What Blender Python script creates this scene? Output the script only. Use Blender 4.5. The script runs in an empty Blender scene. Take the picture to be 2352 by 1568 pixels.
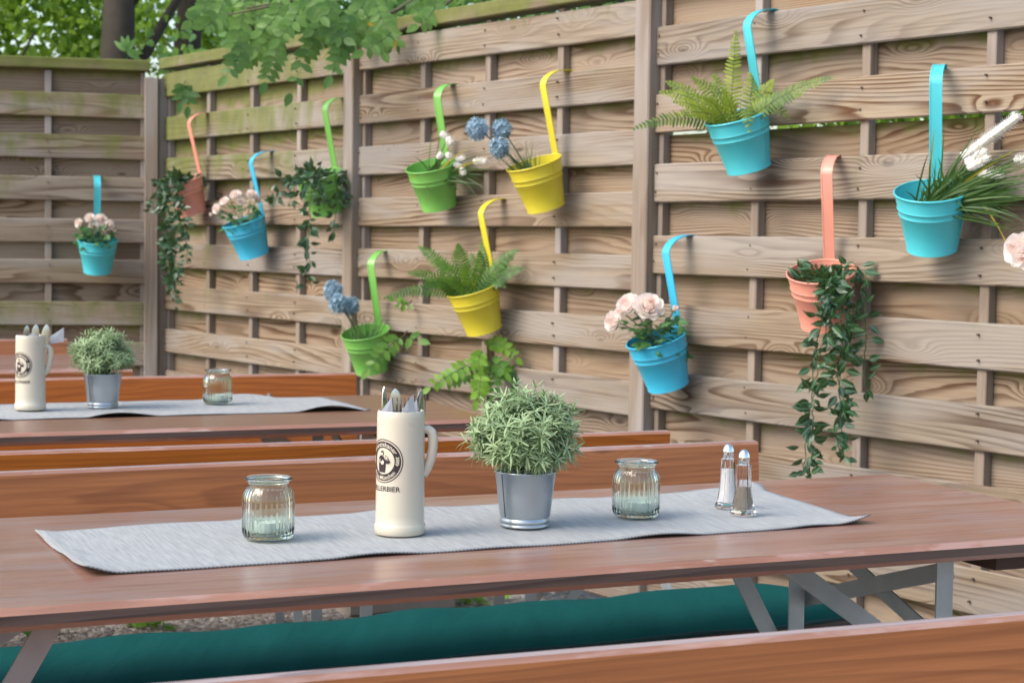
import bpy, math, random
from mathutils import Vector, Matrix
rnd = random.Random(7)
V = Vector
sc = bpy.context.scene
COL = sc.collection

# ---------------------------------------------------------------- layout: survey of the yard
FPX, CX, CY, HC = 4000.0, 1176.0, 784.0, 1.22
PIT, ROL = math.atan2(784 - 546.5, FPX), 0.0145
CF = V((0, math.cos(PIT), -math.sin(PIT)))
_u0 = V((0, math.sin(PIT), math.cos(PIT)))
CR = V((math.cos(ROL), 0, 0)) + _u0 * math.sin(ROL)
CU = _u0 * math.cos(ROL) - V((math.sin(ROL), 0, 0))
CO = V((0, 0, HC))
def ray(x, y): return CF + CR * ((x - CX) / FPX) - CU * ((y - CY) / FPX)
def at_z(x, y, z):
    d = ray(x, y); return CO + d * ((z - HC) / d.z)
def at_plane(x, y, p, n):
    d = ray(x, y); return CO + d * ((V(p) - CO).dot(n) / d.dot(n))
def at_d(x, y, Z): return CO + ray(x, y) * Z
def depth(p): return (V(p) - CO).dot(CF)

# ---------------------------------------------------------------- mesh builder
class MB:
    def __init__(s): s.v = []; s.f = []; s.m = []; s.g = []; s.t = []; s.a = []
    def vert(s, p, g=(0, 0, 0), t=0.0, a=0.0):
        s.v.append(tuple(p)); s.g.append(tuple(g)); s.t.append(t); s.a.append(a); return len(s.v) - 1
    def face(s, idx, m=0): s.f.append(tuple(idx)); s.m.append(m)
    def build(s, name, mats, parent=None, origin=None, smooth=None):
        me = bpy.data.meshes.new(name)
        vs = s.v
        if origin is not None:
            ox, oy, oz = origin; vs = [(x - ox, y - oy, z - oz) for x, y, z in vs]
        me.from_pydata(vs, [], s.f)
        if not isinstance(mats, (list, tuple)): mats = [mats]
        for m in mats: me.materials.append(m)
        me.polygons.foreach_set('material_index', s.m)
        a = me.attributes.new('gc', 'FLOAT_VECTOR', 'POINT'); a.data.foreach_set('vector', [c for g in s.g for c in g])
        a = me.attributes.new('tint', 'FLOAT', 'POINT'); a.data.foreach_set('value', s.t)
        a = me.attributes.new('alg', 'FLOAT', 'POINT'); a.data.foreach_set('value', s.a)
        if smooth is not None:
            me.polygons.foreach_set('use_smooth', [True] * len(s.f))
            if smooth < 180: me.set_sharp_from_angle(angle=math.radians(smooth))
        me.update()
        o = bpy.data.objects.new(name, me); COL.objects.link(o)
        if parent is not None: o.parent = parent
        elif origin is not None: o.location = origin
        return o
    # box in a frame M (Matrix 4x4); chamfered bar along local x
    def bar(s, M, x0, x1, y0, y1, z0, z1, ch=0.0, seed=None, t=None, alg=(0, 0), mat=0, ms=None, segs=1):
        sd = rnd.uniform(0, 90) if seed is None else seed
        tt = rnd.random() if t is None else t
        if ch > 0:
            prof = [(y0 + ch, z0), (y1 - ch, z0), (y1, z0 + ch), (y1, z1 - ch), (y1 - ch, z1), (y0 + ch, z1), (y0, z1 - ch), (y0, z0 + ch)]
        else: prof = [(y0, z0), (y1, z0), (y1, z1), (y0, z1)]
        n = len(prof); rings = []
        for k in range(segs + 1):
            x = x0 + (x1 - x0) * k / segs; R = []
            for (y, z) in prof:
                w = (z - z0) / max(1e-6, z1 - z0)
                R.append(s.vert(M @ V((x, y, z)), (x + sd, y + sd * 1.37, z + sd * 0.7), tt, alg[0] + (alg[1] - alg[0]) * w))
            rings.append(R)
        for k in range(segs):
            for i in range(n):
                j = (i + 1) % n
                s.face((rings[k][i], rings[k + 1][i], rings[k + 1][j], rings[k][j]), mat if ms is None else ms[i])
        s.face(rings[0][::1], mat); s.face(rings[-1][::-1], mat)
    def beam(s, p, q, w, h, up=(0, 0, 1), **k):
        p, q = V(p), V(q); x = (q - p); L = x.length; x.normalize()
        y = V(up).cross(x); y.normalize(); z = x.cross(y)
        M = Matrix((x, y, z)).transposed().to_4x4(); M.translation = p
        s.bar(M, 0, L, -w / 2, w / 2, -h / 2, h / 2, **k)
    def tube(s, pts, rad, n=8, t=0.0, mat=0, cap=True):
        pts = [V(p) for p in pts]
        if not isinstance(rad, (list, tuple)): rad = [rad] * len(pts)
        a = None; rings = []
        for i, p in enumerate(pts):
            d = (pts[min(i + 1, len(pts) - 1)] - pts[max(i - 1, 0)])
            if d.length < 1e-9: d = V((0, 0, 1))
            d.normalize()
            if a is None: a = d.orthogonal().normalized()
            else: a = (a - d * a.dot(d)).normalized()
            b = d.cross(a)
            rings.append([s.vert(p + (a * math.cos(6.28319 * k / n) + b * math.sin(6.28319 * k / n)) * rad[i], (i * .1, k * .1, 0), t) for k in range(n)])
        for i in range(len(pts) - 1):
            for k in range(n):
                s.face((rings[i][k], rings[i][(k + 1) % n], rings[i + 1][(k + 1) % n], rings[i + 1][k]), mat)
        if cap: s.face(rings[0][::-1], mat); s.face(rings[-1], mat)
    def lathe(s, prof, n=40, M=None, t=0.0, mat=0, rib=None, close=False):
        M = M or Matrix(); rings = []
        for (r, z) in prof:
            R = []
            for k in range(n):
                a = 6.283185 * k / n
                rr = r + (rib(a, z, r) if rib else 0)
                R.append(s.vert(M @ V((rr * math.cos(a), rr * math.sin(a), z)), (a, z, r), t))
            rings.append(R)
        m = len(rings)
        for i in range(m if close else m - 1):
            A, B = rings[i], rings[(i + 1) % m]
            for k in range(n): s.face((A[k], A[(k + 1) % n], B[(k + 1) % n], B[k]), mat)
        return rings
    def disc(s, ring, mat=0, flip=False): s.face(ring[::-1] if flip else ring, mat)
    # a leaf: spine along d, blade across, normal n; widths list as fraction
    def leaf(s, base, d, n, L, W, prof=(0.15, 0.9, 1.0, 0.6, 0.05), bend=0.0, fold=0.15, t=None, mat=0):
        d = V(d).normalized(); n = V(n); n = n - d * n.dot(d)
        if n.length < 1e-5: n = d.orthogonal()
        n.normalize(); sd = d.cross(n)
        tt = rnd.random() if t is None else t
        k = len(prof) - 1; prev = None
        for i, w in enumerate(prof):
            u = i / k
            c = V(base) + d * (L * u * (1 - abs(bend) * .15 * u)) - n * (bend * L * u * u)
            ww = W * w * .5
            if fold:
                a = s.vert(c - sd * ww + n * (fold * ww), (u, -w, 0), tt); m = s.vert(c, (u, 0, 0), tt); b = s.vert(c + sd * ww + n * (fold * ww), (u, w, 0), tt)
                if prev: s.face((prev[0], prev[1], m, a), mat); s.face((prev[1], prev[2], b, m), mat)
                prev = (a, m, b)
            else:
                a = s.vert(c - sd * ww, (u, -w, 0), tt); b = s.vert(c + sd * ww, (u, w, 0), tt)
                if prev: s.face((prev[0], prev[1], b, a), mat)
                prev = (a, b)

def frame(loc, yaw):
    M = Matrix.Rotation(yaw, 4, 'Z'); M.translation = loc; return M
def tag(o, label, cat, group=None, kind=None):
    if label: o['label'] = label
    if cat: o['category'] = cat
    if group: o['group'] = group
    if kind: o['kind'] = kind
    return o
def thing(name, loc, label, cat, group=None, rz=0.0):
    o = bpy.data.objects.new(name, None); COL.objects.link(o); o.location = loc; o.rotation_euler = (0, 0, rz)
    o.empty_display_size = 0.05
    return tag(o, label, cat, group)
def rdir():
    while True:
        v = V((rnd.uniform(-1, 1), rnd.uniform(-1, 1), rnd.uniform(-1, 1)))
        if 0.05 < v.length < 1: return v.normalized()
def bez(p0, p1, p2, n):
    return [p0 * ((1 - t) ** 2) + p1 * (2 * t * (1 - t)) + p2 * (t * t) for t in [i / n for i in range(n + 1)]]

# ---------------------------------------------------------------- materials
class NT:
    def __init__(s, name):
        s.mat = bpy.data.materials.new(name); s.mat.use_nodes = True
        s.t = s.mat.node_tree; s.b = s.t.nodes['Principled BSDF']; s.out = s.t.nodes['Material Output']
    def n(s, typ, props=None, **ins):
        nd = s.t.nodes.new(typ)
        for k, v in (props or {}).items(): setattr(nd, k, v)
        for k, v in ins.items():
            key = int(k[1:]) if k[0] == 'i' and k[1:].isdigit() else k
            s.set(nd.inputs[key], v)
        return nd
    def set(s, sock, v):
        if isinstance(v, bpy.types.NodeSocket): s.t.links.new(v, sock)
        elif isinstance(v, bpy.types.Node): s.t.links.new(v.outputs[0], sock)
        else: sock.default_value = v
    def math(s, op, a, b=0.0, c=None):
        nd = s.t.nodes.new('ShaderNodeMath'); nd.operation = op; s.set(nd.inputs[0], a); s.set(nd.inputs[1], b)
        if c is not None: s.set(nd.inputs[2], c)
        return nd.outputs[0]
    def attr(s, name, out='Fac'):
        nd = s.t.nodes.new('ShaderNodeAttribute'); nd.attribute_name = name; return nd.outputs[out]
    def mapr(s, v, a, b, c=0.0, d=1.0, smooth=True):
        nd = s.t.nodes.new('ShaderNodeMapRange'); nd.interpolation_type = 'SMOOTHSTEP' if smooth else 'LINEAR'
        for i, x in enumerate((v, a, b, c, d)): s.set(nd.inputs[i], x)
        return nd.outputs[0]
    def mix(s, f, a, b, blend='MIX'):
        nd = s.t.nodes.new('ShaderNodeMix'); nd.data_type = 'RGBA'; nd.blend_type = blend
        s.set(nd.inputs[0], f)
        for sock, v in ((nd.inputs[6], a), (nd.inputs[7], b)):
            s.set(sock, v if isinstance(v, (bpy.types.NodeSocket, bpy.types.Node)) else (*v, 1.0))
        return nd.outputs[2]
    def noise(s, vec, scale, detail=2.0, rough=0.5, dist=0.0):
        nd = s.n('ShaderNodeTexNoise'); s.set(nd.inputs['Vector'], vec)
        nd.inputs['Scale'].default_value = scale; nd.inputs['Detail'].default_value = detail; nd.inputs['Roughness'].default_value = rough; nd.inputs['Distortion'].default_value = dist
        return nd.outputs['Fac']
    def vmul(s, vec, xyz):
        nd = s.n('ShaderNodeVectorMath', {'operation': 'MULTIPLY'}); s.set(nd.inputs[0], vec); nd.inputs[1].default_value = xyz; return nd.outputs[0]
    def bump(s, h, strength, dist=0.002):
        nd = s.n('ShaderNodeBump'); s.set(nd.inputs['Height'], h); nd.inputs['Strength'].default_value = strength; nd.inputs['Distance'].default_value = dist
        s.set(s.b.inputs['Normal'], nd.outputs[0])
    def P(s, **k):
        names = dict(col='Base Color', rough='Roughness', metal='Metallic', trans='Transmission Weight', ior='IOR', coat='Coat Weight', coatr='Coat Roughness', spec='Specular IOR Level', sheen='Sheen Weight', sss='Subsurface Weight')
        for a, v in k.items():
            if isinstance(v, tuple) and len(v) == 3: v = (*v, 1.0)
            s.set(s.b.inputs[names[a]], v)
        return s.mat

def wood(name, light, dark, ring=7.0, band=.6, rough=.75, knots=True, algae=False, coat=0.0, grey=None, tintv=.25, bumpk=.25, spec=.3, wear=None, blotch=None, kscale=(2.3, 6.0, 6.0), fibk=.45):
    m = NT(name); gc = m.attr('gc', 'Vector'); tint = m.attr('tint')
    sep = m.n('ShaderNodeSeparateXYZ'); m.set(sep.inputs[0], gc)
    # contour lines of a stretched smooth field give flat-sawn cathedral figure
    fld = m.noise(m.vmul(gc, (.62, 6.0, 6.0)), 1.0, 1.2, .4)
    v = m.math('MULTIPLY', fld, ring * 1.25)
    yz = m.math('ADD', sep.outputs[1], sep.outputs[2])
    v = m.math('MULTIPLY_ADD', yz, m.math('MULTIPLY_ADD', tint, ring * 3.6, ring * 1.6), v)
    if knots:
        vo = m.n('ShaderNodeTexVoronoi', {'feature': 'F1'}); m.set(vo.inputs['Vector'], m.vmul(gc, kscale)); vo.inputs['Scale'].default_value = 1.0
        kn = m.mapr(vo.outputs['Distance'], 0.0, .42, 1.0, 0.0)
        v = m.math('MULTIPLY_ADD', m.math('POWER', kn, 1.6), ring * .30, v)
    fib = m.noise(m.vmul(gc, (3.5, 150.0, 150.0)), 1.0, 3.0, .65)
    v = m.math('MULTIPLY_ADD', m.noise(m.vmul(gc, (3, 38, 38)), 1.0, 2.0), .8, v)
    fr = m.math('FRACT', v)
    bnd = m.math('MULTIPLY', m.mapr(fr, .30, .86), m.mapr(fr, .88, 1.0, 1.0, 0.0))
    big = m.noise(m.vmul(gc, (1.3, 6, 6)), 1.0, 2.0)
    bnd = m.math('MULTIPLY', bnd, m.mapr(big, .3, .62, .25, 1.0))
    col = m.mix(m.math('MULTIPLY', bnd, band), light, dark)
    col = m.mix(m.mapr(fib, .38, .68, 0.0, fibk), col, m.mix(.65, col, dark))
    br = m.noise(m.vmul(gc, (1.6, 7, 7)), 1.0, 3.0, .6)
    col = m.mix(m.mapr(br, .45, .72, 0.0, .45), col, m.mix(.55, light, dark))
    if knots:
        core = m.mapr(vo.outputs['Distance'], .035, .085, .75, 0.0)
        col = m.mix(core, col, tuple(c * .55 for c in dark))
    if grey:
        gz = m.noise(m.vmul(gc, (1.7, 11, 11)), 1.0, 3.0)
        col = m.mix(m.mapr(gz, .42, .68, 0.0, .7), col, grey)
    if blotch:
        bz = m.noise(m.vmul(gc, (4.0, 17, 17)), 1.0, 4.0, .65)
        col = m.mix(m.mapr(bz, .50, .60, 0.0, .55), col, blotch[0])
        bz2 = m.noise(m.vmul(gc, (2.3, 26, 26)), 1.0, 4.0, .7)
        col = m.mix(m.mapr(bz2, .56, .66, 0.0, .6), col, blotch[1])
    if wear:   # patches of stripped glaze with a shape of their own
        wz = m.noise(m.vmul(gc, (7, 34, 34)), 1.0, 3.0, .6)
        col = m.mix(m.mapr(wz, .66, .72, 0.0, .8), col, wear)
    val = m.math('MULTIPLY_ADD', tint, tintv * 2, 1 - tintv)
    hs = m.n('ShaderNodeHueSaturation'); m.set(hs.inputs['Value'], val); m.set(hs.inputs['Color'], col); m.set(hs.inputs['Saturation'], m.math('MULTIPLY_ADD', m.math('FRACT', m.math('MULTIPLY', tint, 7.3)), .26, .86))
    col = hs.outputs[0]
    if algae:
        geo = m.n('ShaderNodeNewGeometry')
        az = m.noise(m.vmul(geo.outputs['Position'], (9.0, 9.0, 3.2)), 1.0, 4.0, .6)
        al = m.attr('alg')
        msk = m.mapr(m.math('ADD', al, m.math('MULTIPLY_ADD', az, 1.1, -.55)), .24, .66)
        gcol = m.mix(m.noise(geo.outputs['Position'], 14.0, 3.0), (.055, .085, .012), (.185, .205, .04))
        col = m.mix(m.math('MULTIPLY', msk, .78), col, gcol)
    m.bump(m.math('MULTIPLY_ADD', bnd, -.6, m.math('MULTIPLY', fib, .6)), bumpk, .0015)
    r = m.math('MULTIPLY_ADD', bnd, .1, rough - .05)
    return m.P(col=col, rough=r, spec=spec, coat=coat, coatr=.25)

def plain(name, col, rough=.5, metal=0.0, var=.08, scale=30.0, coat=0.0, spec=.5, bumpk=0.0):
    m = NT(name); co = m.n('ShaderNodeTexCoord')
    nz = m.noise(co.outputs['Object'], scale, 4.0, .6)
    hs = m.n('ShaderNodeHueSaturation'); m.set(hs.inputs['Value'], m.math('MULTIPLY_ADD', nz, var * 2, 1 - var)); hs.inputs['Color'].default_value = (*col, 1)
    if bumpk: m.bump(nz, bumpk, .001)
    return m.P(col=hs.outputs[0], rough=m.math('MULTIPLY_ADD', nz, .16, rough - .08), metal=metal, coat=coat, coatr=.15, spec=spec)

def leafmat(name, c1, c2, trans=.35, rough=.45, spec=.4, ctr=None, tcol=(.30, .42, .04), nv=.5):
    m = NT(name); t = m.attr('tint'); co = m.n('ShaderNodeTexCoord')
    col = m.mix(t, c1, c2)
    nz = m.noise(co.outputs['Object'], 60.0, 2.0)
    hs = m.n('ShaderNodeHueSaturation'); m.set(hs.inputs['Value'], m.math('MULTIPLY_ADD', nz, nv, 1 - nv / 2)); m.set(hs.inputs['Color'], col)
    col = hs.outputs[0]
    if ctr:   # pale midrib line
        sp = m.n('ShaderNodeSeparateXYZ'); m.set(sp.inputs[0], m.attr('gc', 'Vector'))
        col = m.mix(m.mapr(m.math('ABSOLUTE', sp.outputs[1]), .06, .22, .55, 0.0), col, ctr)
    m.P(col=col, rough=rough, spec=spec)
    tr = m.n('ShaderNodeBsdfTranslucent'); m.set(tr.inputs[0], m.mix(.3, col, tcol))
    mx = m.n('ShaderNodeMixShader'); mx.inputs[0].default_value = trans
    m.t.links.new(m.b.outputs[0], mx.inputs[1]); m.t.links.new(tr.outputs[0], mx.inputs[2]); m.t.links.new(mx.outputs[0], m.out.inputs[0])
    return m.mat

def glassmat(name, tint=(.93, .98, .94), rough=.02):
    m = NT(name); return m.P(col=tint, rough=rough, trans=1.0, ior=1.46, spec=.5)

M_FENCE = wood('weathered_fence_wood', (.292, .237, .174), (.080, .040, .020), ring=17.0, band=1.0, rough=.82, algae=True, grey=(.285, .262, .238), tintv=.14, kscale=(3.0, 8.5, 8.5), fibk=.6)
M_FBACK = wood('sheltered_fence_wood', (.305, .23, .162), (.085, .042, .02), ring=17.0, band=1.0, rough=.82, algae=True, grey=(.27, .215, .165), tintv=.16, kscale=(3.0, 8.5, 8.5))
M_POST = wood('fence_post_wood', (.255, .205, .16), (.12, .08, .052), ring=6.0, band=.35, rough=.8, algae=True, grey=(.34, .31, .295), tintv=.08)
M_CAP = wood('fence_cap_wood', (.23, .18, .125), (.12, .08, .05), ring=5, band=.5, rough=.85, algae=True, tintv=.1)
M_TOP = wood('glazed_table_wood', (.27, .132, .092), (.18, .082, .056), ring=9.0, band=.4, rough=.36, coat=.35, knots=True, grey=(.30, .20, .165), tintv=.06, fibk=.8, blotch=((.245, .165, .15), (.16, .065, .04)), bumpk=.12, spec=.5, wear=None)
M_TOP2 = wood('brown_table_wood', (.21, .115, .07), (.15, .07, .042), ring=9.0, band=.45, rough=.42, coat=.2, knots=True, tintv=.06, fibk=.6, bumpk=.12, spec=.5)
M_BEVEL = wood('glazed_bevel_wood', (.37, .19, .125), (.22, .10, .06), ring=6, band=.5, rough=.24, coat=.8, blotch=((.45, .30, .25), (.24, .10, .05)), knots=True, tintv=.05, bumpk=.1, wear=(.42, .33, .27), spec=.5)
M_EDGE = wood('bare_edge_wood', (.12, .088, .074), (.045, .031, .027), ring=20.0, band=.8, rough=.7, knots=False, tintv=.05, bumpk=.4)
M_TOPEDGE = wood('grey_edge_wood', (.34, .28, .27), (.15, .11, .105), ring=20.0, band=.75, rough=.65, knots=False, tintv=.05, bumpk=.4)
M_BENCH = wood('orange_glazed_wood', (.46, .165, .058), (.23, .072, .022), ring=12.0, band=.6, rough=.42, coat=.2, knots=True, tintv=.08, fibk=.75, bumpk=.1, spec=.45)
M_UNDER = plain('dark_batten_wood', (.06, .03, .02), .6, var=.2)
M_STEEL = plain('galvanised_steel', (.40, .45, .475), .42, metal=.55, var=.22, scale=22.0)
M_ZINC = plain('zinc_pot_metal', (.43, .475, .51), .33, metal=.85, var=.06, scale=120.0)
M_NAIL = plain('rusty_nail', (.085, .062, .048), .7, var=.4)
M_CHROME = plain('chrome_cap', (.8, .81, .82), .12, metal=1.0, var=.03)
M_CUT = plain('cutlery_steel', (.42, .43, .44), .10, metal=1.0, var=.05)
M_MUG = plain('cream_stoneware', (.58, .53, .425), .30, var=.008, scale=9.0, coat=.5)
M_INK = plain('dark_print', (.028, .015, .022), .4, var=.05)
M_CREAM = plain('cream_print', (.60, .555, .445), .35, var=.02)
M_NAP = plain('grey_paper_napkin', (.25, .275, .31), .85, var=.06, scale=200.0)
M_WAX = plain('white_wax', (.80, .80, .76), .5, var=.03)
M_TIN = plain('tealight_tin', (.75, .79, .80), .4, metal=.3, var=.05)
M_WICK = plain('green_wick', (.12, .48, .20), .6)
M_SALT = plain('salt_grains', (.80, .80, .80), .8, var=.06, scale=600.0)
M_PEPPER = plain('pepper_grains', (.27, .235, .19), .9, var=.55, scale=900.0)
M_SOIL = plain('dark_soil', (.022, .018, .013), .95, var=.5, scale=80.0, bumpk=.6)
M_GLASS = glassmat('pale_green_glass', (.90, .98, .905))
M_CLEAR = glassmat('clear_glass', (.985, .985, .99))
M_BARK = plain('tree_bark', (.045, .036, .026), .9, var=.6, scale=14.0, bumpk=1.0)
M_TWIG = plain('green_twig', (.10, .085, .04), .7, var=.2)
M_STEM = plain('green_stem', (.055, .10, .03), .6, var=.2)
M_CONC = plain('concrete_block_grey', (.27, .24, .21), .9, var=.25, scale=25.0, bumpk=.5)
PAINT = {'turquoise': (.065, .50, .57), 'sky blue': (.045, .45, .68), 'green': (.17, .44, .085), 'yellow': (.62, .53, .035), 'salmon': (.70, .285, .21)}
M_PAINT = {k: plain('painted_tin_' + k.replace(' ', '_'), c, .36, var=.06, scale=26.0, spec=.5, coat=.15) for k, c in PAINT.items()}

L_TREE = leafmat('tree_leaf', (.07, .18, .022), (.38, .58, .075), .62)
L_SHRUB = leafmat('shrub_leaf', (.06, .17, .06), (.20, .38, .11), .55)
L_ROB = leafmat('robinia_leaf', (.055, .15, .035), (.17, .32, .07), .45)
L_ROBY = leafmat('young_robinia_leaf', (.07, .21, .05), (.22, .42, .04), .45)
L_YEL = leafmat('yellowed_leaf', (.55, .33, .02), (.60, .40, .04), .4)
L_FERN = leafmat('dark_fern_leaf', (.025, .10, .018), (.13, .27, .035), .35)
L_FERNY = leafmat('light_fern_leaf', (.07, .15, .04), (.32, .39, .04), .35)
L_IVY = leafmat('trailing_vine_leaf', (.010, .045, .014), (.028, .095, .028), .15, rough=.32, ctr=(.16, .27, .16), spec=.6)
L_ROSE = leafmat('rose_foliage_leaf', (.045, .14, .04), (.085, .215, .065), .3)
L_PETAL = leafmat('rose_petal', (.92, .87, .83), (.92, .70, .63), .35, rough=.6, tcol=(.95, .75, .68), nv=.06)
L_ALL = leafmat('blue_allium_floret', (.15, .27, .35), (.44, .60, .72), .2, rough=.7, tcol=(.2, .35, .5))
L_GRASS = leafmat('grass_blade', (.025, .075, .016), (.075, .16, .035), .25)
L_GRASSY = leafmat('yellow_grass_blade', (.42, .34, .03), (.56, .44, .05), .25)
L_REED = leafmat('white_bottlebrush', (.80, .77, .70), (.90, .89, .85), .3, rough=.8, tcol=(.85, .82, .75), nv=.1)
L_ROSM = leafmat('rosemary_leaf', (.17, .275, .125), (.47, .59, .34), .25, rough=.6)

# runner cloth
m = NT('woven_grey_cloth'); gc = m.attr('gc', 'Vector')
w1 = m.noise(m.vmul(gc, (60, 1500, 1)), 1.0, 2.0); w2 = m.noise(m.vmul(gc, (1100, 40, 1)), 1.0, 1.0)
mel = m.noise(m.vmul(gc, (330, 14, 1)), 1.0, 3.0, .7); sp = m.n('ShaderNodeSeparateXYZ'); m.set(sp.inputs[0], gc)
ww = m.math('MULTIPLY_ADD', w2, .4, m.math('MULTIPLY', w1, .6))
m.bump(ww, .5, .001)
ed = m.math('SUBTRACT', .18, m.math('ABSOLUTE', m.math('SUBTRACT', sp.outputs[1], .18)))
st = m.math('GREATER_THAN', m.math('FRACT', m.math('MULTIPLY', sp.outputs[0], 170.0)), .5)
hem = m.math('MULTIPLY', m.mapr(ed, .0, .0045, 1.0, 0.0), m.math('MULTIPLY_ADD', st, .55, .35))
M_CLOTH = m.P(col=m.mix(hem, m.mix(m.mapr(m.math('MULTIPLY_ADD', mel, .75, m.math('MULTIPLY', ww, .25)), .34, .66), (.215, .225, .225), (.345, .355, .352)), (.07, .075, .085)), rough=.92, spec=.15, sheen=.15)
m = NT('teal_cushion_fabric'); co = m.n('ShaderNodeTexCoord'); nz = m.noise(m.vmul(co.outputs['Object'], (14, 4, 3)), 1.0, 3.0); wv = m.noise(co.outputs['Object'], 700.0, 1.0)
m.bump(m.math('MULTIPLY_ADD', nz, 1.0, m.math('MULTIPLY', wv, .03)), .35, .02)
M_TEAL = m.P(col=m.mix(wv, (.003, .056, .053), (.004, .076, .072)), rough=.85, spec=.08)
# gravel ground
m = NT('gravel_ground'); geo = m.n('ShaderNodeNewGeometry')
vo = m.n('ShaderNodeTexVoronoi', {'feature': 'F1'}); m.set(vo.inputs['Vector'], geo.outputs['Position']); vo.inputs['Scale'].default_value = 55.0
n1 = m.noise(geo.outputs['Position'], 3.0, 4.0)
hs = m.n('ShaderNodeSeparateColor'); m.set(hs.inputs[0], vo.outputs['Color'])
m.bump(m.math('MULTIPLY', vo.outputs['Distance'], -1.0), 1.0, .012)
M_GRAV = m.P(col=m.mix(hs.outputs[0], m.mix(n1, (.12, .10, .085), (.20, .175, .15)), (.38, .35, .32)), rough=.95, spec=.2)

# ---------------------------------------------------------------- ground
g = MB(); S = 150.0
g.face([g.vert((-S, -S, 0)), g.vert((S, -S, 0)), g.vert((S, S, 0)), g.vert((-S, S, 0))])
o = g.build('ground', M_GRAV); tag(o, 'grey brown gravel ground under the tables', 'ground', kind='structure')
# loose pebbles where the ground shows between table and cushion
g = MB()
for i in range(2600):
    p = at_z(rnd.uniform(-150, 1300), rnd.uniform(1290, 1500), 0); r = rnd.uniform(.003, .008)
    a, b = rnd.uniform(0, 6), rnd.uniform(.5, .9); c = [g.vert(p + V((math.cos(a + k * 1.257) * r, math.sin(a + k * 1.257) * r * b, .001)), t=rnd.random()) for k in range(5)]
    c2 = [g.vert(p + V((math.cos(a + k * 1.257) * r * .6, math.sin(a + k * 1.257) * r * b * .6, r * .8))) for k in range(5)]
    for k in range(5): g.face((c[k], c[(k + 1) % 5], c2[(k + 1) % 5], c2[k]))
    g.face(c2)
o = g.build('pebbles', plain('pebble_stone', (.25, .225, .20), .9, var=.6, scale=18.0), smooth=50); tag(o, 'loose pebbles scattered on the gravel', 'pebbles', kind='stuff')

# ---------------------------------------------------------------- fences
FU = V((-.591, .807, 0)).normalized()          # along the long fence, near right -> far corner
FN = V((-.807, -.591, 0)).normalized()         # its face, towards the yard
FP = V((.4027, 5.333, 0)); FW = 1.731
def fence_frame(p, u):                          # local x along the fence (towards the right in view), y away from the yard, z up
    x = -V(u); y = V((0, 0, 1)).cross(x)
    M = Matrix((x, y, V((0, 0, 1)))).transposed().to_4x4(); M.translation = p; return M
def post(p, u, label, top, w=.07, algae=(.1, .35)):
    Mx = fence_frame(V((0, 0, 0)), u); P = MB()
    Mz = Mx @ Matrix.Rotation(-math.pi / 2, 4, 'Y')     # bar runs along local z
    P.bar(Mz, 0, top, -.028, w - .028, -w / 2, w / 2, ch=.004, alg=(algae[0], algae[0]))
    o = P.build('fence_post', M_POST, None); o.location = p
    return tag(o, label, 'fence post', 'square timber posts between the fence panels')
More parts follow.
